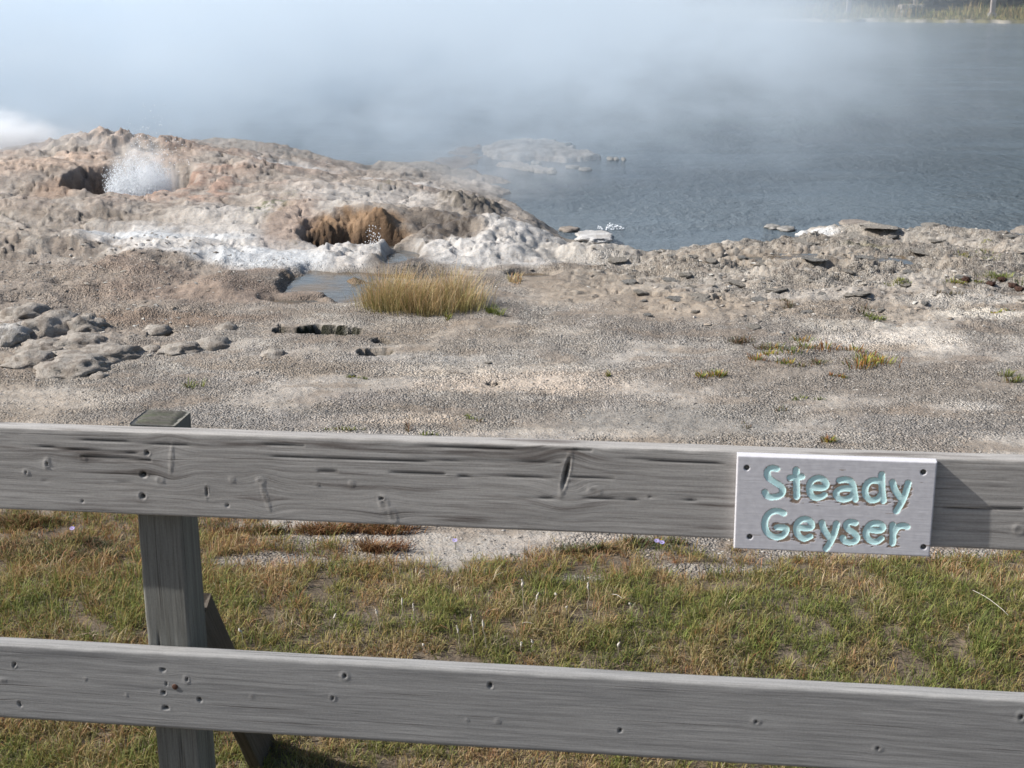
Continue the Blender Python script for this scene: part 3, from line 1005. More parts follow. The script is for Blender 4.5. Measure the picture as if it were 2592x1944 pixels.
def tuft(name, px, py, a, b, n, h, cols, wd=(0.0022, 0.0045), lean=0.35, z=None, label=None, cat="plant", group=None, jag=0.3, basec=None, hv=(0.6, 1.1)):
    """a patch of upright blades whose foot covers an ellipse read off the photo"""
    cx, cy_, cz = hit(px, py)
    rx = a / FPX * math.hypot(cy_, CAM_H)
    ry = b / FPX * (cy_ ** 2 + CAM_H ** 2) / CAM_H
    o = empty(name, (cx, cy_, cz)) if False else None
    aa = rng.uniform(0, 2 * math.pi, n)
    rr = np.sqrt(rng.random(n))
    k = max(3, int(n / 55))
    ca = rng.uniform(0, 2 * math.pi, k)
    cr = np.sqrt(rng.random(k)) * 0.9
    ci = rng.integers(0, k, n)
    x = cx + rx * (np.cos(ca[ci]) * cr[ci] + rng.normal(0, 0.17, n))
    y = cy_ + ry * (np.sin(ca[ci]) * cr[ci] + rng.normal(0, 0.12, n))
    zz = samp(x, y, Zg)
    if name in ('weed', 'ground_plant', 'leafy_plant', 'grass_tuft'):
        h *= 0.72; rx *= 1.35; ry *= 1.5; lean += 0.15
        x = cx + (x - cx) * 1.35; y = cy_ + (y - cy_) * 1.5; zz = samp(x, y, Zg)
    hs = rng.uniform(hv[0], hv[1], k)[ci]
    Hh = h * hs * rng.uniform(0.45, 1.15, n)
    cols = np.array(cols)
    c = cols[np.minimum((rng.random(n) * 0.6 + rng.random(k)[ci] * 0.4) * len(cols), len(cols) - 1).astype(int)] * rng.uniform(0.7, 1.25, (n, 1))
    az = np.arctan2(y - (cy_ + ry * np.sin(ca[ci]) * cr[ci]), x - (cx + rx * np.cos(ca[ci]) * cr[ci])) + rng.normal(0, 0.5, n)
    P = np.stack([x - cx, y - cy_, zz - cz], 1)
    me = blades(name, P, Hh, rng.uniform(wd[0], wd[1], n), np.clip(rng.normal(lean, 0.2, n), 0, 1.1), az, c, basec=basec)
    ob = link(me, name, M_GRASS)
    ob.location = (cx, cy_, cz)
    return tag(ob, label, cat, group)


STRAW = [(0.56, 0.35, 0.20), (0.62, 0.47, 0.28), (0.50, 0.38, 0.19), (0.60, 0.38, 0.22), (0.32, 0.30, 0.11), (0.64, 0.52, 0.36)]
GREEN = [(0.12, 0.16, 0.04), (0.17, 0.20, 0.05), (0.25, 0.27, 0.07), (0.20, 0.13, 0.06)]
AUTUMN = [(0.30, 0.33, 0.07), (0.42, 0.40, 0.08), (0.36, 0.16, 0.05), (0.14, 0.19, 0.05), (0.26, 0.12, 0.06)]
DULL = [(0.10, 0.11, 0.05), (0.15, 0.12, 0.07), (0.20, 0.12, 0.07), (0.09, 0.12, 0.05)]

tuft("grass_clump", 1078, 778, 150, 24, 4500, 0.245, STRAW, (0.0018, 0.0038), 0.42, basec=np.array((0.25, 0.27, 0.09)), hv=(0.4, 1.25), label="large clump of tall straw and green grass growing beside the pale pool", cat="grass clump")
for (px, py, a, b, n, h, cols, nm, lab) in (
        (1240, 800, 22, 8, 90, .09, GREEN, "grass_tuft", "small green tuft at the right foot of the big grass clump"),
        (1130, 806, 12, 5, 60, .07, GREEN, "grass_tuft", "bright green sprout in front of the middle of the big grass clump"),
        (1306, 715, 12, 5, 80, .11, STRAW, "grass_tuft", "lone straw tuft in the pool margin right of the big grass clump"),
        (493, 990, 26, 7, 34, .10, GREEN, "weed", "spindly green and red weed standing on the gravel left of the fence post top"),
        (1195, 1062, 18, 6, 44, .045, GREEN, "weed", "small green weed on gravel above the middle of the top rail"),
        (1035, 1090, 6, 6, 16, .10, [(.22, .12, .08), (.2, .15, .08)], "weed", "thin reddish weed standing just above the top rail"),
        (870, 1092, 60, 5, 60, .035, GREEN, "ground_plant", "low line of small green plants beside the top rail right of the post"),
        (1100, 1103, 30, 4, 40, .04, GREEN, "ground_plant", "low green plant touching the rail line behind its middle"),
        (2096, 1122, 20, 5, 60, .055, AUTUMN, "weed", "small yellow-brown weed on gravel just above the sign"),
        (1895, 1080, 26, 5, 30, .03, DULL, "ground_plant", "thin flat dull plant on gravel left of the sign"),
        (1540, 951, 10, 5, 40, .04, GREEN, "weed", "tiny dark green sprig alone on pale gravel in the centre right"),
        (1815, 955, 40, 10, 150, .075, AUTUMN, "ground_plant", "yellow-green and orange plant just below left of the main plant patch"),
        (2115, 957, 20, 5, 70, .045, AUTUMN, "ground_plant", "yellow tuft below right of the main plant patch"),
        (2150, 905, 75, 20, 420, .085, AUTUMN, "leafy_plant", "bright yellow-green and orange leafy patch on the right gravel, brightest of the patch"),
        (2020, 878, 60, 16, 240, .07, [(.14, .2, .06), (.2, .25, .08), (.36, .2, .06)], "leafy_plant", "pale green low plant left of the brightest leafy patch"),
        (1955, 912, 50, 12, 180, .06, AUTUMN, "leafy_plant", "small green and red plant at the left end of the leafy patch"),
        (2070, 925, 45, 8, 120, .05, DULL + AUTUMN[:1], "leafy_plant", "sparse dull plant at the lower edge of the leafy patch"),
        (1880, 880, 60, 14, 160, .085, DULL, "weed", "grey-green scrubby weed at the upper left of the leafy patch"),
        (2195, 805, 26, 8, 120, .06, GREEN, "grass_tuft", "green tuft on rubble above the leafy patch"),
        (2190, 790, 14, 6, 40, .08, DULL, "weed", "dull grey sprig standing above a green tuft on rubble"),
        (2010, 768, 30, 8, 90, .05, DULL, "weed", "dull low weed in dark rubble right of centre"),
        (2245, 722, 52, 5, 110, .05, GREEN, "grass_tuft", "flat green tuft on the rubbly bank below the right puddle"),
        (2455, 727, 36, 7, 150, .06, GREEN + AUTUMN[:2], "grass_tuft", "green grass tuft among brown clods at the right"),
        (2550, 710, 60, 8, 240, .075, GREEN, "grass_tuft", "longest green grass tuft at the right edge by the brown clods"),
        (2400, 750, 24, 6, 60, .07, DULL, "weed", "reddish weed below the brown clods"),
        (2495, 645, 60, 7, 130, .045, GREEN + AUTUMN[:2], "ground_plant", "scattered green plants on the stony bank near the right edge"),
        (2490, 610, 14, 4, 40, .03, AUTUMN[:2], "ground_plant", "tiny yellow plant near the top of the right bank"),
        (2560, 960, 34, 8, 120, .07, GREEN + DULL, "grass_tuft", "green tuft at the right edge halfway down the gravel"),
        (2040, 1015, 30, 5, 50, .035, GREEN, "ground_plant", "small green plant on gravel well above the sign"),
        (1975, 1040, 12, 5, 24, .05, DULL, "weed", "faint thin weed on gravel above the left edge of the sign"),
        (905, 958, 18, 4, 50, .035, GREEN, "ground_plant", "small green plant by pale crust fragments in the middle gravel"),
        (2510, 790, 40, 5, 70, .04, AUTUMN, "ground_plant", "orange-brown ground plant on the pale crust at the right"),
):
    tuft(nm, px, py, a, b, n, h, cols, (0.003, 0.007), 0.6, label=lab)

# tussocks of reddish and dark grass on the lawn's far edge
for (px, py, a, b, n, h, cols, lab) in (
        (880, 1345, 190, 12, 1500, .06, STRAW[:1] + [(.22, .11, .05), (.30, .16, .07), (.14, .14, .05)], "reddish-brown grass tussock in a long strip under the top rail right of the post"),
        (980, 1395, 60, 12, 500, .07, [(.24, .12, .06), (.3, .2, .1)], "rusty brown tussock at the left end of the gravel bay"),
        (620, 1352, 80, 10, 500, .06, [(.14, .15, .05), (.26, .14, .07)], "dark green tussock immediately right of the post under the top rail"),
        (60, 1330, 90, 16, 700, .07, [(.26, .14, .07), (.15, .14, .05), (.3, .18, .09)], "orange-brown tussock at the left edge under the top rail"),
        (160, 1400, 160, 30, 2000, .045, DULL + [(.08, .11, .045)], "dark green heathery patch left of the post"),
        (1480, 1400, 70, 10, 500, .05, DULL + GREEN[:2], "dark green tuft strip right of the gravel bay"),
        (1640, 1385, 90, 10, 500, .05, DULL + GREEN[:2], "dull tuft strip with a pale purple flower under the top rail"),
        (1720, 1610, 60, 20, 0, .08, GREEN, None),
):
    if n:
        tuft("grass_tussock", px, py, a, b, n, h, cols, (0.0022, 0.0045), 0.75, label=lab, cat="grass tussock")


# dried white seed stalks
def stalk(px, py, top, label):
    x, y, z = hit(px, py)
    h = (py - top) / FPX * math.hypot(y, CAM_H - z) * 1.12
    o = empty("dry_stalk", (x, y, z))
    pts = [(0, 0, -0.01)]
    lx, ly = random.uniform(-.12, .12), random.uniform(-.1, .1)
    for k in range(1, 6):
        t = k / 5
        pts.append((lx * h * t + random.uniform(-.004, .004), ly * h * t, h * t * 0.92))
    o2 = link(tube("stem", pts, [0.0014] * 6, 5), "stem", M_STALK, o)
    V, Fq = [], []
    hd = link(head_mesh(pts[-1], pts[-2], h), "seed_head", M_SEED, o)
    tag(o, label, "dried plant", "dried white seed stalks in the lawn")


def tube(name, pts, rad, ns=6, cap=True):
    pts = [np.array(p, float) for p in pts]
    V = []
    for i, p in enumerate(pts):
        t = pts[min(i + 1, len(pts) - 1)] - pts[max(i - 1, 0)]
        t /= np.linalg.norm(t) + 1e-9
        a = np.cross(t, (0.3, 1, 0.1)); a /= np.linalg.norm(a)
        b = np.cross(t, a)
        for k in range(ns):
            an = 2 * math.pi * k / ns
            V.append(p + (a * math.cos(an) + b * math.sin(an)) * rad[i])
    Fq = []
    for i in range(len(pts) - 1):
        for k in range(ns):
            Fq.append((i * ns + k, i * ns + (k + 1) % ns, (i + 1) * ns + (k + 1) % ns, (i + 1) * ns + k))
    me = bpy.data.meshes.new(name)
    Fs = [tuple(f) for f in Fq]
    if cap:
        Fs.append(tuple(range(ns))[::-1])
        Fs.append(tuple((len(pts) - 1) * ns + k for k in range(ns)))
    me.from_pydata([tuple(v) for v in V], [], Fs)
    for p in me.polygons:
        p.use_smooth = True
    me.update()
    return me


def head_mesh(a, b, h):
    pts, rad = [], []
    a = np.array(a); b = np.array(b)
    d = (a - b) / (np.linalg.norm(a - b) + 1e-9)
    L = min(0.035, h * 0.35)
    for k in range(7):
        t = k / 6
        pts.append(a + d * L * (t - 0.5) + np.array([random.uniform(-.002, .002), random.uniform(-.002, .002), 0]))
        rad.append(0.0008 + 0.0036 * math.sin(math.pi * min(1, t * 0.9 + 0.08)) * random.uniform(0.6, 1.3))
    return tube("seed_head", pts, rad, 6)


M_STALK = mat_plain("dry_stem", (0.42, 0.36, 0.28), 0.9, 0.1)
M_SEED = mat_plain("dry_seed_head", (0.62, 0.57, 0.50), 0.95, 0.1, sc_=300)
for (px, py, top, lab) in ((1165, 1655, 1590, "white seed stalk with a hooked head, leftmost of the close three at the lower rail"),
                           (1203, 1650, 1568, "tallest white seed stalk of the close three at the lower rail"),
                           (1232, 1655, 1578, "white seed stalk rightmost of the close three at the lower rail"),
                           (1055, 1600, 1535, "white seed stalk with a leaning head left of the close three"),
                           (1018, 1600, 1530, "pale seed stalk beside a darker hollow in the grass"),
                           (960, 1610, 1552, "thin pale stalk near the left of the seed stalks"),
                           (1325, 1575, 1470, "tall thin pale stalk above the group of white seed stalks"),
                           (1352, 1570, 1512, "short branching pale stalk right of the tall thin one"),
                           (1490, 1560, 1485, "tall pale stalk standing left of the green patch"),
                           (1408, 1530, 1503, "small white seed head in the upper middle of the lawn"),
                           (1432, 1568, 1540, "white seed head low in the grass right of the tall thin stalk"),
                           (1320, 1668, 1630, "white seed stalk just above the lower rail, right of the close three"),
                           (1347, 1665, 1635, "small leaning seed stalk just above the lower rail"),
                           (1568, 1670, 1632, "pale seed head just above the lower rail, farthest right"),
                           (1597, 1548, 1530, "white seed head beside a curled dry stem"),
                           (1075, 1660, 1640, "small seed head just above the lower rail left of the close three"),
                           (617, 1640, 1600, "pale dry stalk immediately right of the fence post"),
                           (845, 1600, 1565, "pale stalk in the lawn between the post and the seed stalks")):
    stalk(px, py, top, lab)
for (x0, y0, x1, y1, lab) in ((2460, 1518, 2550, 1580, "long fallen pale straw lying on the grass at the right"),
                              (1545, 1524, 1575, 1537, "short curled pale straw lying on the lawn"),
                              (1320, 1600, 1350, 1606, "short pale straw lying flat in the middle of the lawn")):
    a = hit(x0, y0); b = hit(x1, y1)
    P = [(a[0] + (b[0] - a[0]) * t, a[1] + (b[1] - a[1]) * t, zat(a[0] + (b[0] - a[0]) * t, a[1] + (b[1] - a[1]) * t) + 0.032 + 0.008 * math.sin(t * 3)) for t in np.linspace(0, 1, 7)]
    o = empty("straw", P[0])
    me = tube("straw", [np.array(p) - np.array(P[0]) for p in P], [0.0010] * 7, 5)
    COL.objects.unlink(o); bpy.data.objects.remove(o)
    ob = link(me, "straw", M_SEED); ob.location = P[0]
    tag(ob, lab, "straw")

# small purple asters
M_PETAL = mat_plain("aster_petal", (0.42, 0.36, 0.66), 0.7, 0.2)
M_EYE = mat_plain("aster_centre", (0.45, 0.32, 0.05), 0.9, 0.1)
M_STEMG = mat_plain("green_stem", (0.10, 0.13, 0.05), 0.8, 0.2)
for (px, py, lab) in ((1152, 1395, "pale purple aster at the edge of the gravel bay"), (1673, 1400, "pair-like pale purple aster nearest the sign's left edge"), (190, 1365, "small lilac flower in the dark patch left of the post"), (1660, 1397, "left one of two pale purple asters under the sign's left edge")):
    x, y, z = hit(px, py)
    o = empty("aster_flower", (x, y, z))
    link(tube("stem", [(0, 0, -.01), (.004, 0, .03), (0, .002, .055)], [.0012] * 3, 5), "stem", M_STEMG, o)
    V, Fq = [], []
    for k in range(12):
        a = k * math.pi / 6
        u = np.array([math.cos(a), math.sin(a), 0.25]); w_ = np.array([-math.sin(a), math.cos(a), 0])
        b0 = len(V)
        for q_ in (u * .003 - w_ * .001, u * .003 + w_ * .001, u * .011 + w_ * .0016, u * .012 - w_ * .0012):
            V.append(tuple(q_ + np.array([0, 0, .055])))
        Fq.append((b0, b0 + 1, b0 + 2, b0 + 3))
    me = bpy.data.meshes.new("petals"); me.from_pydata(V, [], Fq); me.update()
    pt = link(me, "petals", M_PETAL, o)
    pt.rotation_euler = (0.4, 0, 0)
    link(tube("flower_centre", [(0, 0, .053), (0, 0, .057)], [.0035, .002], 8), "flower_centre", M_EYE, o)
    tag(o, lab, "flower")


# ------------------------------------------------------------------ stones
def ico(sub=2):
    import bmesh
    bm = bmesh.new()
    bmesh.ops.create_icosphere(bm, subdivisions=sub, radius=1.0)
    V = np.array([v.co[:] for v in bm.verts])
    F_ = np.array([[v.index for v in f.verts] for f in bm.faces])
    bm.free()
    return V, F_


ICO2, ICO3, ICO4 = ico(2), ico(3), ico(4)


def rock_mesh(name, sx, sy, sz, seed, sub=3, amp=0.22, flat=0.0):
    V, F_ = (ICO2, ICO3, ICO4)[sub - 2]
    V = V.copy()
    s = seed * 3.17
    n = fbm(V[:, 0] * 1.6 + s, V[:, 1] * 1.6 + V[:, 2] * 1.3 - s, 4, seed)
    n2 = fbm(V[:, 2] * 4 + s, (V[:, 1] + V[:, 0]) * 4 - s, 3, seed + 5)
    V = V * (1 + amp * n + amp * 0.35 * n2)[:, None]
    if flat:
        V[:, 2] = np.clip(V[:, 2], -flat, flat) + 0.05 * n2
    V = V * np.array([sx, sy, sz])
    return mesh_np(name, V, F_, True)


MR_TAN = mat_rock("tan_sinter_rock", (0.335, 0.29, 0.245, 1), (0.22, 0.19, 0.165, 1))
MR_GREY = mat_rock("grey_sinter_rock", (0.37, 0.355, 0.33, 1), (0.19, 0.18, 0.16, 1))
MR_BOULD = mat_rock('boulder_crust', (0.44, 0.40, 0.35, 1), (0.25, 0.215, 0.18, 1), 14)
MR_BWHITE = mat_rock('pale_boulder_crust', (0.50, 0.48, 0.45, 1), (0.28, 0.25, 0.215, 1), 12)
MR_PLATE = mat_rock('pale_sinter_plate', (0.42, 0.385, 0.335, 1), (0.27, 0.245, 0.21, 1))
MR_WHITE = mat_rock("white_sinter_crust", (0.60, 0.59, 0.57, 1), (0.40, 0.38, 0.355, 1), 6)
MR_DARK = mat_rock("dark_wet_rock", (0.13, 0.12, 0.095, 1), (0.075, 0.07, 0.055, 1))
MR_BROWN = mat_rock("brown_clod", (0.11, 0.06, 0.045, 1), (0.065, 0.04, 0.03, 1), 30)


BOOST = 1.0


def rock(px, py, a, b, hgt, mat, label, seed, cat="rock", name="rock", sub=3, flat=0.0, sink=0.35, rot=0.0, amp=0.22, z=None, group=None):
    """a, b: half width in photo pixels and half depth in metres; hgt half height in metres"""
    x, y, zz = hit(px, py)
    if z is not None:
        x, y = G(px, py, z); zz = z
    sx = a / FPX * math.hypot(y, CAM_H)
    if group == 'left boulders':
        sx *= 1.15; b *= 1.25; hgt *= 1.3; sink = 0.66; group = None
        mat = MR_BOULD if mat != MR_WHITE else MR_BWHITE
    o = link(rock_mesh(name, sx, b, hgt, seed, sub, amp, flat), name, mat)
    o.location = (x, y, zz + hgt * (1 - 2 * sink))
    o.rotation_euler = (0, 0, rot)
    return tag(o, label, cat, group)


for i, (px, py, a, b, h, mt, lab) in enumerate((
        (30, 852, 52, .17, .085, MR_WHITE, "whitish rounded boulder at the left edge, palest of the left boulders"),
        (130, 830, 62, .22, .11, MR_TAN, "tan boulder with a dark shaded right side, second from the left edge"),
        (215, 830, 48, .16, .085, MR_GREY, "grey boulder right of the tan boulder in the back row"),
        (60, 795, 60, .18, .07, MR_TAN, "low tan boulder behind the whitish one at the left edge"),
        (110, 878, 60, .12, .045, MR_TAN, "low pale-topped boulder in the middle row by the left edge"),
        (200, 868, 62, .14, .06, MR_GREY, "grey ridged boulder in the middle row of the left boulders"),
        (75, 912, 58, .12, .05, MR_GREY, "flat grey boulder in the front row nearest the left edge"),
        (185, 930, 85, .20, .07, MR_TAN, "broad cracked mound-like boulder, largest in the front row"),
        (275, 896, 70, .15, .055, MR_TAN, "long tan boulder with dark underside right of the broad cracked one"),
        (400, 850, 32, .08, .035, MR_DARK, "small black-sided rock at a hollow in the crust"),
        (455, 882, 50, .10, .035, MR_TAN, "low smooth tan rock right of the small black-sided one"),
        (540, 876, 42, .10, .05, MR_GREY, "knobbly rock at the right end of the left boulders"),
        (690, 898, 30, .08, .035, MR_GREY, "small crumbly grey rock between boulders and grass clump"),
        (385, 885, 22, .06, .025, MR_TAN, "small tan stone between the boulders and the smooth rock"),
        (575, 828, 24, .06, .03, MR_TAN, "small lump on the brown strip above the knobbly rock"),
        (250, 955, 26, .06, .025, MR_TAN, "small tan stone in front of the broad cracked boulder"))):
    rock(px, py, a, b, h, mt, lab, 20 + i, sink=0.34, rot=random.uniform(-.3, .3), sub=4 if a > 45 else 3, amp=0.24, group='left boulders')

rock(1505, 604, 50, .24, .05, MR_WHITE, "white crusted slab lying at the water's edge in the centre", 50, "rock slab", "rock_slab", 4, 0.45, 0.3, z=WATER_Z + .05)
rock(1440, 584, 26, .10, .035, MR_TAN, "small brown ledge rock in the water left of the white slab", 51, "rock", "rock", 3, 0.5, 0.3, z=WATER_Z)
rock(1955, 577, 20, .12, .03, MR_GREY, "outer dark flat rock in the water at the right bank", 52, "rock", "rock", 3, 0.5, 0.3, z=WATER_Z)
rock(1990, 582, 24, .12, .03, MR_GREY, "inner dark flat rock touching the white rim of the right bank", 53, "rock", "rock", 3, 0.5, 0.3, z=WATER_Z)
rock(2165, 568, 42, .16, .03, MR_TAN, "pale flat slab overhanging the water at the top of the right bank", 54, "rock slab", "rock_slab", 3, 0.5, 0.3, z=WATER_Z + .08)
for i, (px, py, a) in enumerate(((1545, 403, 12), (1560, 404, 9), (1578, 404, 7), (1450, 424, 22), (1482, 430, 18), (1398, 437, 14), (1350, 432, 14), (1312, 424, 14), (1362, 414, 10), (1352, 413, 9))):
    lab = ("rock at the island's tip, nearest the island", "middle rock of the row off the island's tip", "outermost tiny rock off the island's right tip",
           "longer flat rock in front of the island", "smaller flat rock right of the longer one in front of the island", "rock at the right end of the low rock bar",
           "rock near the middle of the low rock bar", "rock at the left end of the low rock bar", "tiny rock touching the island's front edge, right one", "tiny rock touching the island's front edge, left one")[i]
    rock(px, py, a * (.8 if i < 3 else 1), .14, .03, MR_PLATE, lab, 60 + i, sub=2, flat=0.6, z=WATER_Z + .005, sink=0.4)
for i, (px, py, a, lab) in enumerate(((2443, 712, 14, "brown clod left of the green tuft at the right"), (2508, 722, 14, "dark brown clod right of the middle of the clods"), (2535, 713, 12, "brown clod behind the two front clods"),
                                      (2563, 728, 15, "dark brown clod at the right edge behind a green tuft"), (2580, 736, 13, "lowest dark brown clod at the right edge"))):
    rock(px, py, a * .75, .045, .022, MR_BROWN, lab, 80 + i, "clod", "soil_clod", sub=3, sink=0.3, amp=0.5, flat=0.7)

# flat crust plates on the right bank
protos = []
for k in range(7):
    protos.append(rock_mesh("sinter_plate", 1, 0.62, 0.5, 200 + k, 3, 0.38, 0.35))
    protos[-1].materials.append(MR_GREY if k % 3 == 0 else MR_PLATE)
PLATE = [(1590, 718, 20), (1555, 735, 22), (1625, 745, 26), (1600, 700, 18), (1660, 705, 20), (1700, 712, 30), (1735, 700, 22), (1690, 735, 28), (1755, 728, 34), (1630, 765, 24),
         (1680, 772, 22), (1715, 760, 30), (1770, 756, 26), (1820, 745, 40), (1870, 720, 34), (1640, 800, 24), (1700, 800, 26), (1760, 790, 22), (1560, 662, 26), (1530, 680, 26),
         (1670, 640, 22), (1700, 650, 26), (1730, 660, 22), (1760, 650, 30), (1800, 665, 34), (1830, 640, 30), (1880, 655, 40), (1930, 668, 42), (1970, 680, 30), (1980, 655, 44),
         (2060, 658, 40), (2120, 655, 46), (2180, 650, 40), (2040, 612, 50), (2100, 605, 44), (2180, 598, 50), (2260, 600, 36), (2300, 585, 44), (2370, 610, 30), (2330, 640, 34),
         (2390, 660, 28), (2440, 700, 22), (2300, 690, 26), (2260, 670, 30), (2150, 690, 34), (2050, 715, 28), (2110, 725, 30), (2080, 745, 24), (2170, 745, 30), (2240, 740, 26),
         (1960, 735, 30), (1920, 760, 26), (1975, 790, 26), (2040, 790, 24), (2100, 800, 26), (2130, 770, 26), (2290, 720, 22), (2340, 770, 24), (2390, 800, 20), (2230, 790, 24),
         (1905, 830, 22), (2440, 590, 34), (2520, 570, 40), (2560, 600, 26), (2480, 640, 22), (2350, 570, 40), (2225, 575, 40), (1330, 935, 16), (890, 953, 18), (1235, 922, 14)]
for i, (px, py, a) in enumerate([p for j, p in enumerate(PLATE) if j % 3 != 1]):
    a = a * random.choice((.6, .8, 1, 1.35))
    x, y, z = hit(px, py)
    s = a / FPX * math.hypot(y, CAM_H) * random.uniform(.55, .8)
    o = bpy.data.objects.new("sinter_plate", protos[i % 7])
    COL.objects.link(o)
    o.location = (x, y, z + 0.001)
    o.scale = (s, s * random.uniform(1.0, 1.8), random.uniform(0.03, 0.055))
    o.rotation_euler = (random.uniform(-.08, .2), random.uniform(-.12, .2), random.uniform(-.6, .6))
    where = ("at the water's edge" if py < 615 else "on the rubble above the puddle" if py < 690 else "on the cracked mud" if px < 1850 and py < 830 else "low on the stony bank" if py < 850 else "alone on the open gravel")
    side_ = ("just left of centre" if px < 1400 else "right of the centre" if px < 1700 else "above the leafy patch's left" if px < 2000 else "above the leafy patch" if px < 2250 else "towards the right edge")
    big = "large" if a > 38 else "medium" if a > 22 else "small"
    tag(o, f"{big} flat {'grey' if i % 7 % 3 == 0 else 'tan'} plate {where}, {side_}", "rock plate", "broken sinter plates strewn on the bank")


def scatter(name, n, xy, size, flat, cols, label, colfn=None):
    x, y = xy
    n = len(x)
    z = samp(x, y, Zg)
    base = np.array([(1, 0, 0), (-0.2, 1, 0), (-1, 0.1, 0), (0.15, -1, 0), (0.1, 0, 1), (0, 0, -0.6)], float)
    F_ = np.array([(0, 1, 4), (1, 2, 4), (2, 3, 4), (3, 0, 4), (1, 0, 5), (2, 1, 5), (3, 2, 5), (0, 3, 5)])
    V = base[None] * rng.uniform(0.65, 1.3, (n, 6, 1))
    V = V * np.stack([rng.uniform(.7, 1.4, n), rng.uniform(.6, 1.1, n), rng.uniform(.5, 1, n) * flat], 1)[:, None, :]
    a = rng.uniform(0, 6.28, n)
    c, s = np.cos(a)[:, None], np.sin(a)[:, None]
    vx = V[:, :, 0] * c - V[:, :, 1] * s
    vy = V[:, :, 0] * s + V[:, :, 1] * c
    V = np.stack([vx, vy, V[:, :, 2] + vx * rng.normal(0, .2, (n, 1))], 2) * size[:, None, None]
    V += np.stack([x, y, z + size * flat * 0.25], 1)[:, None, :]
    cols = np.array(cols)
    cc = cols[rng.integers(0, len(cols), n)] * rng.uniform(.65, 1.3, (n, 1))
    C = np.ones((n, 6, 4)); C[:, :, :3] = cc[:, None, :]
    F2 = (np.arange(n)[:, None, None] * 6 + F_[None]).reshape(-1, 3)
    me = mesh_np(name, V.reshape(-1, 3), F2, False, {"Col": C.reshape(-1, 4)})
    return tag(link(me, name, M_PEB), label, kind="stuff")


n = 27000
y = rng.uniform(5.0, 11.0, n); x = rng.uniform(-.42, .42, n) * y
k = (samp(x, y, holes.reshape(sh)) < 0.01) & (samp(x, y - 0.05, holes.reshape(sh)) < 0.01) & (samp(x, y, Lawn) < 0.3) & (samp(x, y, pool.reshape(sh)) < 0.2) & (samp(x, y, (GRV).reshape(sh)) > rng.random(n) * .8)
x, y = x[k], y[k]
scatter("gravel", 0, (x, y), rng.uniform(.0035, .010, len(x)) ** 1.0, .6, [(.31, .29, .265), (.24, .22, .20), (.38, .355, .32), (.18, .165, .15), (.32, .275, .225)], "fine pale gravel strewn over the crust between lawn and lake")
n = 9000
y = rng.uniform(8.2, 15.0, n); x = rng.uniform(-.42, .42, n) * y
den = samp(x, y, np.clip(rub + 0.5 * right, 0, 1).reshape(sh)) * (0.35 + 0.65 * (fbm(x * 2, y * 3, 3, 5) > 0))
k = (den > rng.random(n)) & (samp(x, y, bank.reshape(sh)) > .9)
x, y = x[k], y[k]
scatter("rubble", 0, (x, y), rng.uniform(.010, .034, len(x)) * rng.uniform(.5, 1, len(x)), .45, [(.36, .33, .29), (.26, .235, .20), (.42, .40, .36), (.17, .15, .13), (.31, .26, .21)], "broken stony rubble lying on the banks")

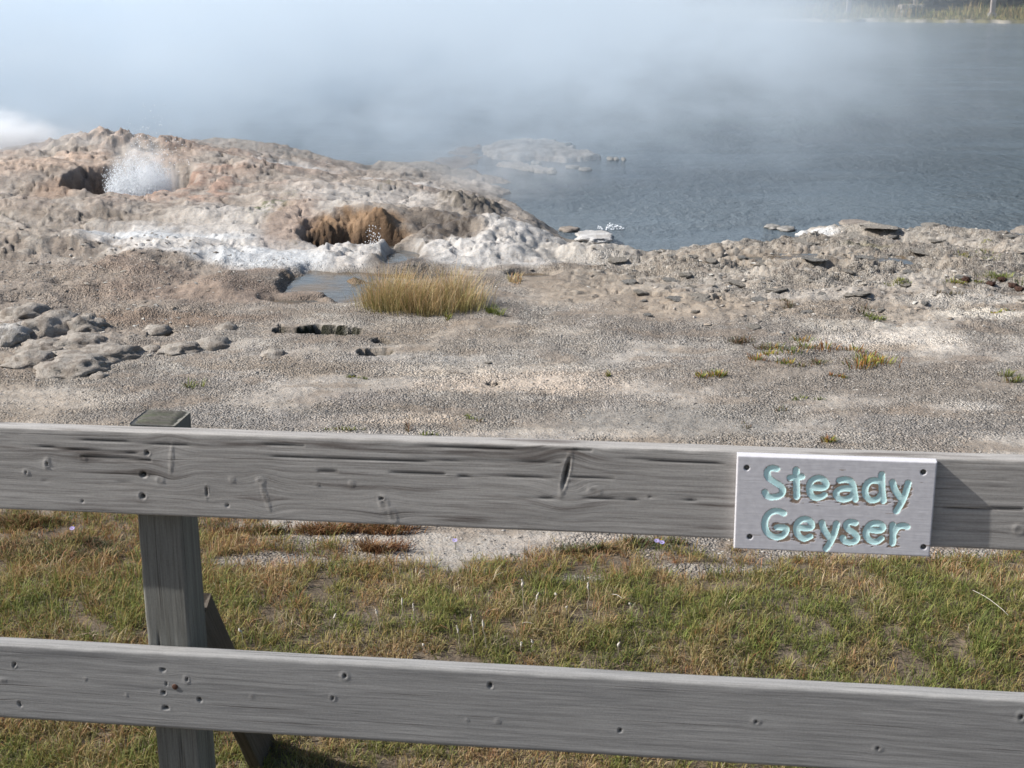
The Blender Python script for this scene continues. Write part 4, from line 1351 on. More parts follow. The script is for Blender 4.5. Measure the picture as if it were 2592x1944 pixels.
# ------------------------------------------------------------------ fence
def board(name, O, U, V, W, L, Hh, T_, nu, nv, knots=(), mat=None, parent=None, rc=0.006, seed=0, wob=0.0012, u0=0.0, checks=()):
    """O lower left front corner; U, V along and up the face, W into the board (away from the viewer).
    knots: (u, v, ru, rv, tilt, kind) kind 0 raised knot, 1 open hole, 2 dark slit"""
    O, U, V, W = [np.array(a, float) for a in (O, U, V, W)]
    sec = []                                             # (v, w, nv, nw)
    for v in np.linspace(rc, Hh - rc, nv): sec.append((v, 0, 0, -1))
    for a in (22, 45, 68): sec.append((Hh - rc + rc * math.sin(math.radians(a)), rc - rc * math.cos(math.radians(a)), math.sin(math.radians(a)), -math.cos(math.radians(a))))
    for w_ in np.linspace(rc, T_ - rc, 9): sec.append((Hh, w_, 1, 0))
    sec.append((Hh - rc * .3, T_ - rc * .3, .7, .7))
    for v in [Hh - rc, Hh - rc - .002] + list(np.linspace(Hh - rc - .01, rc + .01, 4)) + [rc + .002, rc]: sec.append((v, T_, 0, 1))
    sec.append((rc * .3, T_ - rc * .3, -.7, .7))
    for w_ in [T_ - rc, T_ - rc - .002] + list(np.linspace(T_ - rc - .004, rc + .004, 9)) + [rc + .002, rc]: sec.append((0, w_, -1, 0))
    sec.append((rc * .3, rc * .3, -.7, -.7))
    sec = np.array(sec)
    us = np.linspace(0, L, nu)
    if L > 4:
        us = np.concatenate([np.linspace(0, 1.3, 40)[:-1], np.linspace(1.3, L - 1.3, nu - 79), np.linspace(L - 1.3, L, 41)[1:]])
    u = np.repeat(us[:, None], len(sec), 1)
    v = np.repeat(sec[None, :, 0], nu, 0)
    ww = np.repeat(sec[None, :, 1], nu, 0)
    n_v, n_w = sec[None, :, 2], sec[None, :, 3]
    front = (sec[:, 3] < -0.5)[None, :] * np.ones_like(u)
    topf = np.where(sec[:, 0] > Hh - 1e-6, 1.0, 0.0)[None, :] * np.ones_like(u)
    gv = v + topf * ww
    gv = gv - (sec[None, :, 2] < -0.9) * ww
    gv = gv + 0.006 * vnoise(u * 1.5 + seed, v * 3 + seed, 5)
    kn = np.zeros_like(u); pit = np.zeros_like(u); disp = np.zeros_like(u)
    for (ku, kv, ru, rv, tl, kind) in knots:
        c, s = math.cos(tl), math.sin(tl)
        du, dv = u - ku, v - kv
        a, b = (du * c + dv * s) / ru, (-du * s + dv * c) / rv
        r = np.hypot(a, b)
        infl = np.exp(-((du / (max(ru, rv) * (3.6 if max(ru, rv) < .02 else 1.7))) ** 2 + (dv / (max(rv, ru) * 2.2)) ** 2)) * front
        gv = gv - dv * infl * 0.62
        core = np.exp(-(r ** 4)) * front
        ring = np.exp(-((r - 1.25) / 0.45) ** 2) * front
        if kind == 0:
            kn = np.maximum(kn, core * .8); disp += 0.0012 * ring + 0.0005 * core
        elif kind == 1:
            pit = np.maximum(pit, core); disp += 0.0012 * ring - 0.010 * core
        else:
            pit = np.maximum(pit, np.exp(-((r * 1.25) ** 4)) * front); kn = np.maximum(kn, ring * .6); disp += 0.0015 * ring - 0.009 * core
    for (a0, b0, a1, b1, wd) in checks:                   # long drying checks
        t = np.clip((u - a0) / (a1 - a0), 0, 1)
        line = b0 + (b1 - b0) * t + 0.0022 * vnoise(u * 9 + seed, u * 0 + b0 * 90, 9)
        taper = np.sqrt(np.clip(t * (1 - t) * 4, 0, 1)) * ((u > a0) & (u < a1))
        m_ = np.exp(-((v - line) / (wd * taper + 1e-5)) ** 2) * front * (taper > 0)
        pit = np.maximum(pit, m_ * .9); disp -= 0.003 * m_
    disp += 0.0004 * vnoise(u * 5 + seed, gv * 190, 7) * (front + topf * .8)
    disp += wob * vnoise(u * 3.1 + seed, (v + ww) * 9, 15)
    edge = np.exp(-((Hh - v) / 0.006) ** 2) * np.exp(-(ww / 0.008) ** 2)
    disp -= edge * 0.0022 * np.clip(vnoise(u * 14 + seed, u * 0, 25) + .3, 0, 1)
    P = O + u[..., None] * U + (v + disp * n_v)[..., None] * V + (ww + disp * n_w)[..., None] * W
    ns = len(sec)
    ii = np.arange(nu * ns).reshape(nu, ns)
    nx = np.roll(ii, -1, 1)
    Fq = np.stack([ii[:-1], ii[1:], nx[1:], nx[:-1]], -1).reshape(-1, 4)
    # end caps as thin quads across the section
    caps = []
    for row, fl in ((0, False), (nu - 1, True)):
        r_ = ii[row]
        k2 = ns // 2
        for k in range(k2 - 1):
            qd = [r_[k], r_[k + 1], r_[ns - 2 - k], r_[ns - 1 - k]]
            if len(set(qd)) == 4:
                caps.append(qd if fl else qd[::-1])
    wc = np.stack([u + u0, gv, ww * (1 - topf)], -1).reshape(-1, 3)
    me = mesh_np(name, P.reshape(-1, 3), [np.concatenate([Fq, np.array(caps)])], True, {"wc": wc, "kn": kn.ravel(), "pit": np.clip(pit, 0, 1).ravel()})
    return link(me, name, mat, parent)


UP = np.array([0, 0, 1.0])


def rail_frame(tl, tr, bl, br):
    """corners from photo pixels on the fence front plane -> origin, along, up, length, height"""
    a, b, c, d = [on_plane(*p) for p in (tl, tr, bl, br)]
    return a, b, c, d


fence = empty("wooden_fence", (float(FP[0]), float(FP[1]), 0.0))
tag(fence, "weathered grey wooden fence with two broad rails on a square post", "fence")

RT = 0.048
# upper rail
a, b, c, d = rail_frame((0, 1081), (2592, 1166), (0, 1286), (2592, 1399))
Udir = (b - a) / np.linalg.norm(b - a)
Vdir = UP - np.dot(UP, Udir) * Udir; Vdir /= np.linalg.norm(Vdir)
Wdir = np.cross(Udir, Vdir); Wdir = -Wdir if np.dot(Wdir, FN) > 0 else Wdir
RH = (np.dot(a - c, Vdir) + np.dot(b - d, Vdir)) / 2
ext = 1.5
O1 = a - Vdir * RH - Udir * ext
L1 = np.linalg.norm(b - a) + 2 * ext


def uv1(px, py, O, U, V):
    p = on_plane(px, py) - O
    return float(np.dot(p, U)), float(np.dot(p, V))


k1 = []
for (px, py, a_, b_, tl, kd) in ((118, 1171, 5, 11, -.35, 0), (119, 1174, 2.5, 7, -.35, 2), (66, 1196, 6, 5, 0, 0), (67, 1196, 2.5, 3, 0, 1), (363, 1201, 9, 7, 0, 1), (361, 1256, 8, 7, 0, 1),
                                 (372, 1147, 6, 5, 0, 1), (210, 1158, 7, 6, 0, 0), (405, 1215, 8, 6, 0, 0), (434, 1160, 3, 26, -.15, 0), (523, 1245, 2.6, 14, -.1, 2), (588, 1213, 5, 5, 0, 0),
                                 (660, 1218, 8, 7, 0, 0), (672, 1258, 4, 26, .25, 0), (890, 1224, 5, 5, 0, 0), (972, 1275, 9, 15, .15, 0), (995, 1305, 7, 16, .25, 0), (965, 1262, 6, 3, .2, 1),
                                 (1433, 1198, 6, 40, -.22, 2), (1505, 1242, 13, 7, -.3, 0), (208, 1268, 3, 2, 0, 1), (576, 1280, 3, 2, 0, 1), (2580, 1340, 10, 10, 0, 0), (802, 1226, 4, 3, 0, 0)):
    u_, v_ = uv1(px, py, O1, Udir, Vdir)
    k1.append((u_, v_, a_ / 1060, b_ / 1010, tl, kd))
ch1 = []
for (x0, y0, x1, y1, wd) in ((130, 1108, 560, 1132, .0016), (20, 1124, 370, 1150, .0020), (200, 1155, 385, 1166, .003), (470, 1120, 770, 1128, .0012), (560, 1148, 1296, 1178, .0015),
                             (960, 1128, 1500, 1140, .0022), (980, 1195, 1130, 1200, .0032), (1150, 1205, 1560, 1210, .002), (1560, 1160, 1860, 1175, .003), (1296, 1258, 1860, 1268, .0008),
                             (1640, 1258, 1860, 1262, .0011), (2380, 1285, 2592, 1288, .0022), (2380, 1230, 2592, 1236, .0012), (100, 1215, 420, 1225, .0007), (800, 1190, 860, 1192, .003),
                             (0, 1098, 60, 1100, .0012), (1000, 1160, 1420, 1172, .002), (2000, 1200, 2592, 1215, .001)):
    p, q_ = uv1(x0, y0, O1, Udir, Vdir), uv1(x1, y1, O1, Udir, Vdir)
    ch1.append((p[0], p[1], q_[0], q_[1], wd))
r1o = board("rail", O1, Udir, Vdir, Wdir, L1, RH, RT, 900, 50, k1, M_RAIL_T, None, 0.005, 3, 0.0014, 0, ch1)
under(r1o, fence)
r1o['label'] = "upper rail with long dark stains and checks"
# lower rail
a2, b2, c2_, d2_ = rail_frame((0, 1630), (2592, 1772), (0, 1812), (2592, 1988))
U2 = (b2 - a2) / np.linalg.norm(b2 - a2)
V2 = UP - np.dot(UP, U2) * U2; V2 /= np.linalg.norm(V2)
W2 = np.cross(U2, V2); W2 = -W2 if np.dot(W2, FN) > 0 else W2
RH2 = (np.dot(a2 - c2_, V2) + np.dot(b2 - d2_, V2)) / 2
O2 = a2 - V2 * RH2 - U2 * ext
L2 = np.linalg.norm(b2 - a2) + 2 * ext
k2 = []
for (px, py, a_, b_, tl, kd) in ((36, 1683, 4, 8, -.5, 2), (8, 1722, 5, 4, 0, 0), (50, 1783, 4, 8, .3, 2), (412, 1695, 8, 4, 0, 1), (472, 1720, 6, 8, 0, 0), (473, 1719, 2.5, 4, 0, 1), (421, 1731, 3.5, 3, 0, 1),
                                 (414, 1753, 6, 5, 0, 1), (420, 1792, 10, 4, 0, 1), (505, 1771, 5, 6, .5, 1), (873, 1711, 9, 8, 0, 0), (873, 1711, 5, 4, -.3, 1), (842, 1766, 7, 6, 0, 0), (842, 1767, 3.5, 3.5, 0, 1),
                                 (1241, 1735, 6, 7, 0, 1), (1570, 1849, 5, 4, .3, 1), (1914, 1826, 9, 5, 0, 0), (1914, 1826, 4, 2.5, 0, 1), (2222, 1896, 9, 5, 0, 0), (2222, 1895, 4, 3, 0, 1), (2585, 1815, 9, 10, 0, 0),
                                 (2586, 1815, 4, 4, 0, 1), (638, 1763, 4, 4, 0, 0), (215, 1718, 3, 3, 0, 0), (1182, 1823, 3, 3, 0, 0), (1260, 1825, 5, 4, 0, 0), (320, 1759, 2, 3, 0, 0)):
    p = on_plane(px, py) - O2
    k2.append((float(np.dot(p, U2)), float(np.dot(p, V2)), a_ / 1060, b_ / 960, tl, kd))
r2o = board("rail", O2, U2, V2, W2, L2, RH2, RT, 900, 48, k2, M_RAIL_L, None, 0.009, 31, 0.0012)
under(r2o, fence)
r2o['label'] = "lower rail, smoother and more evenly grey"

# post behind the rails
PW = 0.127
pc = on_plane(346, 1323, -RT)                            # left front edge of the post
ztop = on_plane(400, 1078, -RT - 0.05)[2] + 0.018
zbot = -0.5
Pu = FU.copy(); Pw = -FN.copy()
# vertical board: length runs upward
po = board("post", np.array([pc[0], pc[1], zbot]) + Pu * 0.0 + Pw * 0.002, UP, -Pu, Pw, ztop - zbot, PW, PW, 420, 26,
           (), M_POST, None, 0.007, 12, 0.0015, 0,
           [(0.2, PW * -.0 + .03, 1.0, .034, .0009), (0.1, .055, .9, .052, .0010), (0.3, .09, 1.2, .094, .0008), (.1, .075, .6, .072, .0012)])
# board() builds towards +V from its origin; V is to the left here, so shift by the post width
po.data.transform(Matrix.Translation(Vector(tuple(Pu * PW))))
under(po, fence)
po.data.flip_normals()
# weathered cap of the post
bm_pts = []
cap_n = 14
capV, capF = [], []
for i in range(cap_n):
    for j in range(cap_n):
        s, t = i / (cap_n - 1), j / (cap_n - 1)
        e = min(s, 1 - s, t, 1 - t)
        p = np.array([pc[0], pc[1], ztop]) + Pw * 0.002 + Pu * (0.003 + s * (PW - .006)) + Pw * (0.003 + t * (PW - .006))
        p[2] += -0.002 + 0.008 * min(1, e / 0.12) + 0.0025 * random.uniform(-1, 1) - 0.006 * max(0, 0.3 - s)
        capV.append(p)
for i in range(cap_n - 1):
    for j in range(cap_n - 1):
        q0 = i * cap_n + j
        capF.append((q0, q0 + cap_n, q0 + cap_n + 1, q0 + 1))
capV = np.array(capV)
capm = mesh_np("post_top", capV, np.array(capF), True, {"wc": np.stack([(capV @ Pu) * 0.3, capV @ Pw, capV[:, 2]], 1), "kn": np.zeros(len(capV)), "pit": np.zeros(len(capV))})
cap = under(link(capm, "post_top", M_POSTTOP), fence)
cap['label'] = "mossy end grain of the post"

# brace running back and down from the post
b_top = np.array([pc[0], pc[1], 0]) + Pu * (PW - 0.045) + Pw * (PW + 0.004)
bt = b_top + UP * 0.545
bb = b_top + Pw * 0.52 + UP * -0.34 + Pu * 0.02
bd = (bb - bt); BL = np.linalg.norm(bd); bd /= BL
bvv = np.cross(bd, Pu); bvv /= np.linalg.norm(bvv)
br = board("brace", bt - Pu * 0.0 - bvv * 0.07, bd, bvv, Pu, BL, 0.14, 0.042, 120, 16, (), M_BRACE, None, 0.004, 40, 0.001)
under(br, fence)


def disc(name, px, py, r, mat, parent, off=0.0, h=0.003):
    p = on_plane(px, py, off)
    V, F_ = [], []
    ns = 14
    ax = FU; ay = UP
    for k, (rr, hh) in enumerate(((1, 0), (1, .6), (.75, 1), (0.001, 1.05))):
        for i in range(ns):
            an = 2 * math.pi * i / ns
            V.append(p + (ax * math.cos(an) + ay * math.sin(an)) * r * rr + FN * h * hh)
    for k in range(3):
        for i in range(ns):
            F_.append((k * ns + i, k * ns + (i + 1) % ns, (k + 1) * ns + (i + 1) % ns, (k + 1) * ns + i))
    me = mesh_np(name, V, np.array(F_), True)
    return under(link(me, name, mat), parent)


disc("bolt", 443, 1738, 0.0085, M_RUST, fence, 0.0005, 0.0025)['label'] = "rusty round bolt head"
for (px, py) in ((364, 1202), (361, 1256), (374, 1148), (414, 1754), (420, 1792), (412, 1696)):
    disc("nail", px, py, 0.0035, M_STEEL, fence, -0.007, 0.002)

# ------------------------------------------------------------------ sign
ST = 0.026
S_TL, S_TR, S_BL, S_BR = [on_plane(px, py, ST) for (px, py) in ((1866, 1153), (2373, 1170), (1861, 1391), (2367, 1409))]
Su = (S_TR - S_TL); SW = float(np.linalg.norm(Su)); Su /= SW
Sv = UP - np.dot(UP, Su) * Su; Sv /= np.linalg.norm(Sv)
SHh = float((np.dot(S_TL - S_BL, Sv) + np.dot(S_TR - S_BR, Sv)) / 2)
Sn = np.cross(Su, Sv); Sn = -Sn if np.dot(Sn, FN) < 0 else Sn
SO = S_TL - Sv * SHh


def z5(x, y):
    """photo zoom coordinates of the lettering -> position on the board"""
    p = on_plane(1800 + x * 640 / 2212.0, 1100 + y * 340 / 1175.0, ST) - SO
    return float(np.dot(p, Su)), float(np.dot(p, Sv))


def smooth(pts, it=2):
    pts = [np.array(p, float) for p in pts]
    for _ in range(it):
        o = [pts[0]]
        for i in range(len(pts) - 1):
            o += [pts[i] * .75 + pts[i + 1] * .25, pts[i] * .25 + pts[i + 1] * .75]
        o.append(pts[-1])
        pts = o
    return pts


LET = [
    ("S", [[(575, 302), (530, 290), (488, 318), (495, 375), (550, 415), (612, 450), (632, 492), (610, 535), (550, 550), (492, 545), (472, 505)]]),
    ("t", [[(745, 308), (749, 545)], [(692, 380), (795, 370)]]),
    ("e", [[(885, 462), (960, 470), (1008, 458), (1005, 415), (965, 380), (915, 382), (868, 415), (858, 475), (868, 530), (910, 556), (960, 550), (990, 528)]]),
    ("a", [[(1125, 402), (1175, 392), (1225, 405), (1245, 450), (1252, 510), (1262, 568)], [(1245, 472), (1170, 468), (1105, 485), (1088, 525), (1115, 562), (1170, 570), (1225, 550), (1248, 515)]]),
    ("d", [[(1494, 350), (1492, 460), (1508, 582)], [(1485, 412), (1420, 398), (1362, 425), (1342, 490), (1358, 552), (1405, 580), (1460, 565), (1492, 520)]]),
    ("y", [[(1588, 418), (1605, 485), (1662, 560)], [(1724, 425), (1705, 505), (1670, 590), (1622, 672)]]),
    ("G", [[(635, 690), (585, 666), (525, 675), (482, 720), (466, 785), (482, 850), (530, 892), (595, 902), (648, 872), (665, 812), (575, 812)]]),
    ("e", [[(770, 812), (830, 822), (880, 818), (882, 775), (845, 740), (795, 742), (752, 775), (742, 835), (765, 890), (815, 916), (866, 892)]]),
    ("y", [[(970, 772), (985, 835), (1035, 900)], [(1098, 780), (1085, 850), (1055, 925), (1008, 998)]]),
    ("s", [[(1262, 775), (1215, 762), (1178, 785), (1192, 828), (1250, 858), (1282, 900), (1262, 938), (1212, 946), (1160, 932), (1152, 902)]]),
    ("e", [[(1390, 832), (1450, 842), (1503, 835), (1500, 790), (1450, 773), (1390, 785), (1352, 840), (1358, 900), (1400, 935), (1450, 940), (1490, 910)]]),
    ("r", [[(1588, 792), (1592, 870), (1588, 952)], [(1592, 870), (1625, 812), (1675, 795), (1715, 808)]]),
]
nu_, nv_ = 400, 196
uu = np.linspace(0, SW, nu_); vv = np.linspace(0, SHh, nv_)
UU, VV = np.meshgrid(uu, vv)
best = np.full(UU.shape, 9.0); who = np.full(UU.shape, -1)
PXM = SW / 1745.0                                        # metres per zoom pixel
for li, (ch, strokes) in enumerate(LET):
    for st in strokes:
        pts = smooth([z5(*p) for p in st]) if len(st) > 2 else [np.array(z5(*p)) for p in st]
        for i in range(len(pts) - 1):
            ax, ay = pts[i]; bx, by = pts[i + 1]
            ex, ey = bx - ax, by - ay
            t = np.clip(((UU - ax) * ex + (VV - ay) * ey) / (ex * ex + ey * ey + 1e-12), 0, 1)
            dd = np.hypot(UU - ax - ex * t, VV - ay - ey * t)
            m_ = dd < best
            best = np.where(m_, dd, best); who = np.where(m_, li, who)
R0 = 27.5 * PXM
nzs = fbm(UU * 60, VV * 60, 3, 303)
bestn = best + nzs * 0.00025
ins = bestn < R0
prof = np.sqrt(np.clip(1 - (bestn / R0) ** 2, 0, 1))
dep = np.where(ins, 0.0010 + 0.0011 * prof, 0.0)
# bare wood where the paint has flaked, drawn out along the grain
fl = fbm(UU * 26, VV * 150, 4, 321)
b1, b2_, b3, b4 = z5(640, 400), z5(1760, 640), z5(640, 770), z5(1690, 990)
band1 = sstep(b1[0], b1[0] + .01, UU) * sstep(b2_[0], b2_[0] - .004, UU) * sstep(b2_[1] - .012 - .0 * UU, b2_[1] + .006, VV) * sstep(b1[1] + .002, b1[1] - .008, VV)
band2 = sstep(b3[0] - .05, b3[0] - .01, UU) * sstep(b4[0], b4[0] - .004, UU) * sstep(b4[1] - .012, b4[1] + .006, VV) * sstep(b3[1] + .006, b3[1] - .006, VV)
flake = ((bestn < R0 + 0.0010 + 0.0110 * np.clip(band1 + band2, 0, 1) * np.clip(fl + 0.5, 0, 1.2)) & ~ins)
dep = np.where(flake, 0.0006, dep)
for (x0, y0, a_, b_) in ((1150, 310, 28, 4), (1840, 420, 12, 3), (800, 600, 14, 3), (1330, 590, 16, 3), (700, 745, 10, 3), (1560, 690, 40, 3), (930, 620, 12, 3), (400, 880, 40, 4), (1900, 972, 40, 4)):
    c0 = z5(x0, y0)
    m_ = (((UU - c0[0]) / (a_ * PXM)) ** 2 + ((VV - c0[1]) / (b_ * PXM)) ** 2 + 0.4 * nzs) < 1
    flake |= m_
screws = [z5(312, 290), z5(1858, 330), z5(338, 895), z5(1858, 985)]
hole = np.zeros_like(UU)
for s_ in screws:
    dd = np.hypot(UU - s_[0], VV - s_[1]) + nzs * .0008
    hole = np.maximum(hole, 1 - sstep(0.0058, 0.0078, dd))
dep = np.maximum(dep, hole * 0.006)
dep = dep + 0.00012 * fbm(UU * 12, VV * 300, 3, 5)
eb = np.minimum.reduce([UU, SW - UU, VV, SHh - VV])
dep = dep + 0.0030 * np.clip(1 - eb / 0.0030, 0, 1) ** 2
P = SO + UU[..., None] * Su + VV[..., None] * Sv - dep[..., None] * Sn
ii = np.arange(nu_ * nv_).reshape(nv_, nu_)
Fq = np.stack([ii[:-1, :-1], ii[:-1, 1:], ii[1:, 1:], ii[1:, :-1]], -1).reshape(-1, 4)
cen = ins.ravel()[Fq].sum(1) >= 2
whof = who.ravel()[Fq[:, 0]]
attrs_all = {"fl": (flake & ~ins).astype(float).ravel(), "ho": hole.ravel(), "sw": np.stack([UU, VV, UU * 0], -1).reshape(-1, 3)}


def submesh(name, faces):
    u_, inv = np.unique(faces, return_inverse=True)
    return mesh_np(name, P.reshape(-1, 3)[u_], inv.reshape(faces.shape), True, {k: a[u_] for k, a in attrs_all.items()})


m = NT("sign_paint")
sw = m.attr("sw", 1)
fl_ = m.attr("fl", 2); ho_ = m.attr("ho", 2)
n1 = m.noise(m.scale(sw, (14, 160, 1)), 1.0, 4, .6)
n2 = m.noise(sw, 60, 5, .6)
n3 = m.noise(sw, 700, 2, .5)
pc_ = m.mix(m.maprange(n2, .3, .7), (0.56, 0.55, 0.575, 1), (0.64, 0.63, 0.655, 1))
pc_ = m.mix(m.math('MULTIPLY', m.maprange(n1, .55, .75), .12), pc_, (0.36, 0.35, 0.37, 1))
wd_ = m.mix(m.noise(m.scale(sw, (20, 500, 1)), 1.0, 3, .6), (0.20, 0.135, 0.095, 1), (0.36, 0.29, 0.235, 1))
cc_ = m.mix(fl_, pc_, wd_)
cc_ = m.mix(ho_, cc_, (0.07, 0.07, 0.06, 1))
m.bsdf(cc_, 0.6, 0.35, bump=m.math('ADD', n1, m.math('MULTIPLY', n3, .3)), bs=.12, bd=.001)
M_SIGN = m.m
m = NT("turquoise_paint")
sw = m.attr("sw", 1)
n2 = m.noise(sw, 90, 4, .6)
m.bsdf(m.mix(m.maprange(n2, .3, .7), (0.55, 0.84, 0.84, 1), (0.64, 0.88, 0.88, 1)), 0.65, 0.25, bump=m.noise(sw, 400, 2), bs=.2, bd=.0006)
M_TURQ = m.m
sign = empty("wooden_sign", tuple(float(t) for t in SO))
tag(sign, "painted wooden sign with carved turquoise lettering fixed on the upper rail", "sign")
# board: carved face plus sides and back in one part
face = Fq[~cen]
u_, inv = np.unique(face, return_inverse=True)
PV = P.reshape(-1, 3)
Vb = [PV[u_]]
Fb = [inv.reshape(face.shape)]
base = len(u_)
e = 0.0
BT = ST - 0.001
ring = [ii[0, :], ii[1:, -1], ii[-1, -2::-1], ii[-2:0:-1, 0]]
ringi = np.concatenate(ring)
front_r = PV[ringi]
back_r = front_r - Sn * (BT - 0.003)
pos_ = {int(k): i for i, k in enumerate(u_)}
fi = np.array([pos_.get(int(k), 0) for k in ringi])
nr_ = len(ringi)
Vb.append(back_r)
side = np.stack([fi, base + np.arange(nr_), base + (np.arange(nr_) + 1) % nr_, np.roll(fi, -1)], -1)
A = {k: np.concatenate([a[u_], (np.zeros((nr_, 3)) if a.ndim > 1 else np.zeros(nr_))]) for k, a in attrs_all.items()}
A["sw"][base:] = np.stack([UU.ravel()[ringi], VV.ravel()[ringi] + .3, np.zeros(nr_)], 1)
meb = mesh_np("board", np.concatenate(Vb), [np.concatenate([Fb[0], side])], True, A)
bo = under(link(meb, "board", M_SIGN), sign)
bq = mesh_np("back_panel", [back_r[0], back_r[nu_ - 1], back_r[nu_ + nv_ - 2], back_r[2 * nu_ + nv_ - 3]], np.array([[0, 3, 2, 1]]), False,
             {"sw": np.zeros((4, 3)), "fl": np.zeros(4), "ho": np.zeros(4)})
under(link(bq, "back_panel", M_SIGN), sign)
for li in range(len(LET)):
    f = Fq[cen & (whof == li)]
    lo = under(link(submesh("letter", f), "letter", M_TURQ), sign)
    lo['label'] = "carved letter " + LET[li][0]
for s_ in screws:
    p = SO + Su * s_[0] + Sv * s_[1] - Sn * 0.0065
    V, F_ = [], []
    for (rr, hh) in ((1, 0), (1, .0012), (.55, .0022), (.45, .0012), (0.01, .0012)):
        for i in range(12):
            an = math.pi * i / 6
            V.append(p + (Su * math.cos(an) + Sv * math.sin(an)) * .0046 * rr + Sn * hh)
    for k in range(4):
        for i in range(12):
            F_.append((k * 12 + i, k * 12 + (i + 1) % 12, (k + 1) * 12 + (i + 1) % 12, (k + 1) * 12 + i))
    under(link(mesh_np("screw", V, np.array(F_), True), "screw", M_STEEL), sign)

# ------------------------------------------------------------------ geyser splash: flying drops and foam
M_FOAM = NT("foam_water")
M_FOAM.bsdf((0.93, 0.96, 0.99, 1), 0.3, 0.5)
M_FOAM = M_FOAM.m


def drops(name, P, size, stretch=1.0, label=None, cat=None, kind=None):
    base = np.array([(1, 0, 0), (0, 1, 0), (-1, 0, 0), (0, -1, 0), (0, 0, 1.3), (0, 0, -1.3)], float)
    F_ = np.array([(0, 1, 4), (1, 2, 4), (2, 3, 4), (3, 0, 4), (1, 0, 5), (2, 1, 5), (3, 2, 5), (0, 3, 5)])
    n = len(P)
    V = base[None] * rng.uniform(.6, 1.4, (n, 6, 1)) * size[:, None, None] * np.array([1, 1, stretch])
    o = P.mean(0); o[2] = P[:, 2].min()
    V = V + (P - o)[:, None, :]
    me = mesh_np(name, V.reshape(-1, 3), (np.arange(n)[:, None, None] * 6 + F_[None]).reshape(-1, 3), True)
    ob = link(me, name, M_FOAM); ob.location = tuple(o)
    return tag(ob, label, cat, kind=kind)


n = 19000
cxg, cyg = -3.74, 13.98
t = rng.random(n) ** 1.5
ang = rng.uniform(0, 6.28, n)
spread = 0.14 + 0.17 * np.sqrt(t)
rr = np.sqrt(rng.random(n)) * spread
hgt = t * (0.56 - 1.6 * rr ** 2) 
Pg = np.stack([cxg + np.cos(ang) * rr * 1.15 - 0.06 * t, cyg + np.sin(ang) * rr * .8, -0.22 + np.clip(hgt, 0.01, 2) * rng.uniform(.7, 1.25, n)], 1)
far_n = 260
Pf = np.stack([cxg + rng.normal(0.12, 0.16, far_n), cyg + rng.normal(0, .15, far_n), rng.uniform(.25, 0.95, far_n) ** 1.0 * rng.uniform(.6, 1, far_n)], 1)
drops("geyser_splash", np.concatenate([Pg, Pf]), np.concatenate([rng.uniform(.002, .0095, n) * (1.2 - .7 * t), rng.uniform(.002, .0055, far_n)]), 1.2,
      "white splashing column of geyser water and drops in the left vent", kind="stuff")
n = 80
a = rng.uniform(0, 6.28, n); r = rng.random(n) ** .7 * .11
x0, y0 = gz(1545, 580)
drops("water_bubbling", np.stack([x0 + np.cos(a) * r * 1.3, y0 + np.sin(a) * r, WATER_Z + .01 + np.clip(.07 - r * .6, 0, 1) * rng.random(n) ** 2], 1), rng.uniform(.003, .009, n), 1.0,
      "small white bubbling patch on the lake beyond the white slab", kind="stuff")
n = 120
x0, y0 = G(880, 628, -.1)
drops("spring_spatter", np.stack([v2[0] + .22 + rng.normal(0, .03, n), 11.62 + rng.normal(0, .06, n), -.02 + rng.random(n) ** 2 * .17], 1), rng.uniform(.002, .006, n), 1.0,
      "tiny spatter of water drops in the mouth of the orange vent", kind="stuff")

Vc, Fc = ICO4
Vc = Vc.copy()
nn_ = fbm(Vc[:, 0] * 3 + 5, Vc[:, 1] * 3 + Vc[:, 2] * 4, 4, 501)
nf_ = fbm(Vc[:, 0] * 9 + 5, Vc[:, 2] * 9 + Vc[:, 1] * 7, 3, 503)
Vc = Vc * (1 + 0.28 * nn_ + 0.16 * nf_)[:, None] * np.array([0.22, 0.15, 0.29])
fc = link(mesh_np("geyser_foam", Vc, Fc, True), "geyser_foam", M_FOAM)
fc.location = (cxg, cyg, -0.16)
tag(fc, "solid white foaming core of water at the foot of the geyser splash", kind="stuff")

# ------------------------------------------------------------------ far shore
def far_grass():
    n = 38000
    x = rng.uniform(-30, 30, n)
    yb = 62.4 + np.where(x > 7, (x - 7) * -0.18, 0)
    y = yb + rng.random(n) ** 1.2 * 4.0
    z = samp(x, y, Zg)
    d = samp(x, y, d_far.reshape(sh))
    k = d > 0.25
    x, y, z, d = x[k], y[k], z[k], d[k]
    n = len(x)
    patch = fbm(x * .5, y * .5, 3, 8)
    Hh = rng.uniform(.10, .34, n) * np.clip(1 + 1.1 * patch, .25, 2) * (0.55 + .8 * sstep(.2, 1.6, d))
    g = np.array([(.17, .18, .05), (.28, .25, .09), (.36, .28, .12), (.10, .13, .05), (.40, .30, .15)])
    ki = np.clip((rng.random(n) * .6 + sstep(-.6, .6, patch) * .4) * 5, 0, 4).astype(int)
    me = blades("shore_grass", np.stack([x, y, z], 1), Hh, rng.uniform(.012, .035, n), np.clip(rng.normal(.3, .2, n), 0, 1), rng.uniform(0, 6.28, n), g[ki] * rng.uniform(.7, 1.2, (n, 1)))
    tag(link(me, "shore_grass", M_GRASS), "tall yellow-green grass on the far bank of the lake", kind="stuff")


far_grass()


